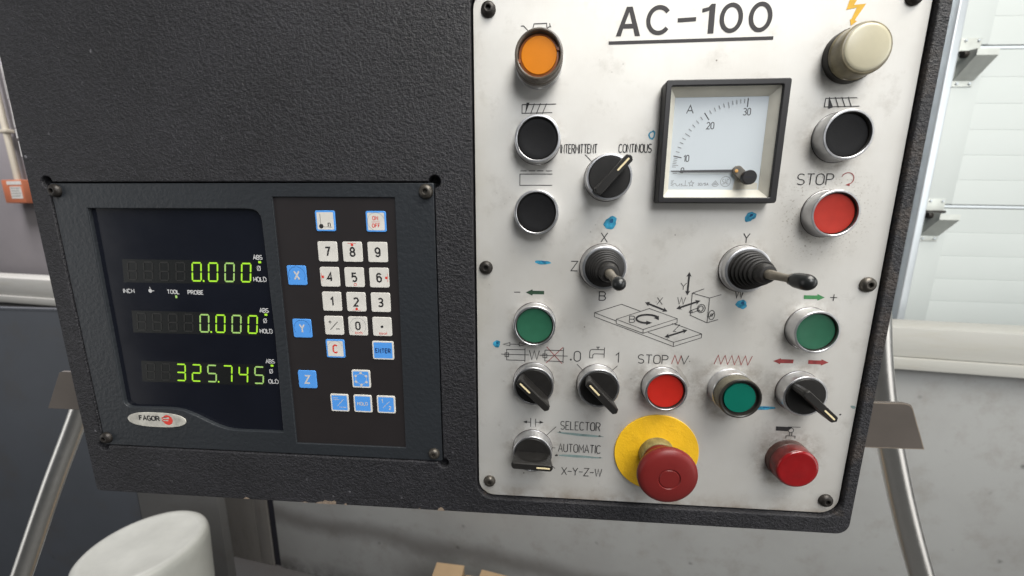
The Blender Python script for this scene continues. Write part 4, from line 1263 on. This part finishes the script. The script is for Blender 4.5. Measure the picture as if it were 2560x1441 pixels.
rows = [(-34.6, "8888", "0000", 1), (-74.2, "8888", "0000", 1), (-114.9, "88", "325745", 3)]
bright = [[LIT, LIT, LITDIM, LIT], [LITDIM, LIT, LITDIM, LIT], [LIT, LIT, LITDIM, LIT, LIT, LITDIM]]
for (yt, gh, lit, dp), br in zip(rows, bright):
    link("digit_strip", flat([[(-311.5, yt + 1.4), (-208.4, yt + 1.4), (-210.6, yt - 16.2), (-313.6, yt - 16.2)]], -.55, "digit_strip"), STRIP, DRO)
    x0 = -217.5
    for i, ch in enumerate(reversed(lit)):
        digit(ch, x0 - 12.9 * i, yt, br[len(lit) - 1 - i])
        if i == 3 or (len(lit) == 6 and i == 3): pass
    n = len(lit)
    for i in range(len(gh)): digit('8', x0 - 12.9 * (n + i), yt, GHOST)
    dx = x0 - 12.9 * 3 + 8.0 - 1.1
    link("decimal_point", flat([rrect(dx - .2, dx + 1.1, yt - 14.8, yt - 13.4, .3, 2)], HG, "decimal_point"), LIT, DRO)
for (ya, yl, yo, yh, hold) in ((-32.0, -33.9, -40.2, -48.3, "HOLD"), (-71.8, -73.5, -79.9, -88.0, "HOLD"), (-112.1, -113.9, -120.3, -128.6, "OLD")):
    link("printed_word", stext("ABS", -207.7, -200.8, ya, 3.0, .62, HG, gap=.16), WHITEPRINT, DRO, label="white ABS beside the digits")
    link("printed_word", stext("\u00d8", -205.6, -203.2, yo, 3.2, .5, HG), WHITEPRINT, DRO)
    link("printed_word", stext(hold, -209.4 if hold == "HOLD" else -207.4, -199.7, yh, 3.1, .62, HG, gap=.18), WHITEPRINT, DRO, label="white %s beside the digits" % hold)
    link("indicator_lamp", flat([rrect(-204.2, -202.0, yl - .9, yl + .7, .3, 2)], HG + .05, "indicator_lamp"), LIT, DRO)
link("printed_word", stext("INCH", -315.2, -306.3, -58.9, 2.9, .62, HG), WHITEPRINT, DRO); link("printed_word", stext("TOOL", -279.3, -270.0, -58.9, 2.9, .62, HG), WHITEPRINT, DRO)
link("printed_word", stext("PROBE", -262.8, -250.6, -59.0, 2.9, .62, HG), WHITEPRINT, DRO)
link("printed_symbol", strokes([[(-293, -54), (-293, -58.5)], [(-293, -57), (-289.8, -57)]], .5, HG, [circ(-293, -57, 1.5, 16)]), WHITEPRINT, DRO)
link("indicator_lamp", flat([rrect(-273.6, -272.0, -62.3, -60.2, .3, 2)], HG, "indicator_lamp"), LITDIM, DRO)

def ktext(t, size, cx, cy, h, bold=0.0, sx=1.0):
    """heavy stroke lettering centred on (cx, cy)"""
    wd = (sum(FONT[c][0] for c in t) + .26 * (len(t) - 1)) * size * sx
    return stext(t, cx - wd / 2, cx + wd / 2, cy - size / 2, size, size * .20, h, gap=.28)


# maker's badge
bd = link("badge", shape([[(-303.7 + 25.0 * math.copysign(abs(math.cos(R(a))) ** .75, math.cos(R(a))), -162.3 + 6.3 * math.copysign(abs(math.sin(R(a))) ** .9, math.sin(R(a)))) for a in range(0, 360, 6)]], HB + .02, HB + .5, .12, "badge"), BADGE, DRO, label="white oval maker's badge below the display")
link("badge_lettering", stext("FAGOR", -318.2, -301.2, -162.9, 3.8, .95, HB + .56, gap=.19), INK, bd)
link("badge_emblem", flat([circ(-294.1, -162.0, 4.25, 30), [(-299, -159.6), (-293.0, -159.6), (-292.4, -160.4), (-293.0, -161.1), (-299, -161.1)], [(-299, -162.0), (-293.8, -162.0), (-293.4, -162.5), (-293.8, -163.0), (-299, -163.0)]], HB + .56, "badge_emblem"), KEYRED, bd)

# keypad
HK = 0.92
KB = shape([rrect(-7.15, 7.15, -7.15, 7.15, 1.3, 5)], -.25, .55, .25, "key")
KBW = shape([rrect(-8.1, 8.1, -7.15, 7.15, 1.3, 5)], -.25, .55, .25, "key")
KF = flat([rrect(-6.0, 6.0, -6.0, 6.0, .7, 4)], .58, "key_face")
KFW = flat([rrect(-7.0, 7.0, -6.1, 6.1, .5, 4)], .58, "key_face")
HL = .63


def key(x, y, m, lab, face=None, wide=False):
    me = (KBW if wide else KB).copy(); me.materials.append(m)
    k = link("key", me, None, DRO, P3(x, y, HK), label=lab, group="keys of the readout keypad")
    if face is not None:
        f = (KFW if wide else KF).copy(); f.materials.append(face)
        link("key_face", f, None, k)
    return k


def klab(k, me, m): link("key_legend", me, m, k)


def kring(k, a0=20, a1=340, r=6.1, m=DIALGREY): klab(k, strokes([arc(0, 0, r, r, a0, a1, 30)], .16, HL), m)


cols = (-149.8, -131.55, -113.3); rws = (-25.5, -43.75, -61.85, -80.05)
for r_, rowk in enumerate(("789", "456", "123")):
    for c_, ch in enumerate(rowk):
        k = key(cols[c_], rws[r_], KEYWHITE, "white number key %s" % ch)
        klab(k, ktext(ch, 5.9, 0, 0.0, HL, .028), INK)
        if ch == '8': klab(k, strokes([[(-3.2, 6.0), (3.0, 6.0)]], .25, HL, [circ(0, 5.0, 1.0, 14)]), KEYRED)
        if ch == '2': klab(k, strokes([[(-3.0, -6.1), (3.0, -6.1)]], .25, HL, [circ(0, -5.2, 1.0, 14)]), KEYRED)
        if ch == '4': klab(k, strokes([[(-6.1, 3), (-6.1, -3)]], .25, HL, [circ(-5.2, 0, 1.0, 14)]), KEYRED)
        if ch == '6': klab(k, strokes([[(6.2, 3), (6.2, -3)]], .25, HL, [circ(5.3, 0, 1.0, 14)]), KEYRED)
        if ch == '5': klab(k, strokes([circ(0.3, -5.3, .95, 14) + ['c']], .3, HL), KEYRED)
k = key(cols[0], rws[3], KEYWHITE, "white plus minus key"); klab(k, strokes([[(-2.9, -3.2), (3, 3.0)], [(-4, 2.7), (-1.6, 2.7)], [(-2.8, 3.9), (-2.8, 1.5)], [(1.4, -2.5), (4.2, -2.5)]], .5, HL), INK)
k = key(cols[1], rws[3], KEYWHITE, "white zero key with small red word inch"); klab(k, ktext("0", 5.6, 0, .3, HL, .028), INK); klab(k, text("inch", 2.2, .3, -5.0, HL, .006, 1.15), KEYRED); kring(k, -50, 230)
k = key(cols[2], rws[3], KEYWHITE, "white decimal point key with small red word tool"); klab(k, strokes([], .4, HL, [circ(0, 0, 1.0, 16)]), INK); klab(k, text("tool", 2.2, .3, -4.9, HL, .006, 1.2), KEYRED)
k = key(-149.6, -4.0, KEYBLUE, "blue edged white key with a line symbol and letter n", KEYWHITE)
klab(k, strokes([[(-3.6, 4.9), (-3.4, -3.6)], [(-2.2, -4.1), (4.8, -4.2)]], .25, HL, [circ(-3.2, -3.7, 1.6, 16)]), INK); klab(k, text("n", 2.6, 2.7, -2.5, HL, .008), INK)
k = key(-113.1, -4.2, KEYBLUE, "blue edged white key reading ON OFF in red", KEYWHITE)
klab(k, ktext("ON", 2.5, -.4, 2.3, HL, .02, 1.05), KEYRED); klab(k, ktext("OFF", 2.5, -.1, -2.8, HL, .02, 1.05), KEYRED); klab(k, strokes([[(-3.2, -.3), (2.7, -.3)]], .25, HL), KEYRED); kring(k, 20, 250)
for ch, y in (("X", -43.0), ("Y", -82.9), ("Z", -123.4)):
    k = key(-174.5, y, KEYBLUE, "blue axis key with white letter %s" % ch); klab(k, ktext(ch, 6.0, 0, 0, HL, .035), WHITEPRINT)
    if ch != "Z": kring(k, -30, 210, 6.3, NAVY)
k = key(-150.2, -98.0, KEYBLUE, "blue edged white key with red letter C", KEYWHITE); klab(k, ktext("C", 5.8, 0, -.2, HL, .035), KEYRED); kring(k, 20, 180)
k = key(-113.7, -98.3, KEYWHITE, "wide blue key reading ENTER with white edge", KEYBLUE, True); klab(k, ktext("ENTER", 3.2, 0, -.2, HL, .025, .95), NAVY)
k = key(-132.1, -121.5, KEYWHITE, "blue key with ring of white dots and white edge", KEYBLUE)
hp = [(4.7 * math.cos(R(90 + 60 * i)), 4.7 * math.sin(R(90 + 60 * i))) for i in range(6)]
klab(k, strokes([hp + ['c']], .25, HL, [circ(x, y, 1.0, 14) for x, y in hp]), WHITEPRINT)
k = key(-150.5, -141.7, KEYWHITE, "blue key with a white slash and tiny words", KEYBLUE)
klab(k, strokes([[(-1.9, -2.6), (3.2, 3.0)], [(-4.9, 4.0), (-1.4, 4.0)], [(-4.9, 2.6), (-.2, 2.6)], [(-.4, -3.5), (5.0, -3.5)]], .38, HL), WHITEPRINT)
k = key(-132.2, -141.7, KEYWHITE, "blue key reading HOLD in white", KEYBLUE); klab(k, ktext("HOLD", 2.5, -.2, 0, HL, .02, 1.05), WHITEPRINT)
k = key(-113.9, -141.7, KEYWHITE, "blue key with white fraction one half", KEYBLUE)
klab(k, strokes([[(-2.8, -2.9), (2.8, 2.7)]], .35, HL), WHITEPRINT); klab(k, ktext("1", 2.6, -3.0, 2.9, HL, .03), WHITEPRINT); klab(k, ktext("2", 2.6, 2.8, -2.6, HL, .03), WHITEPRINT)
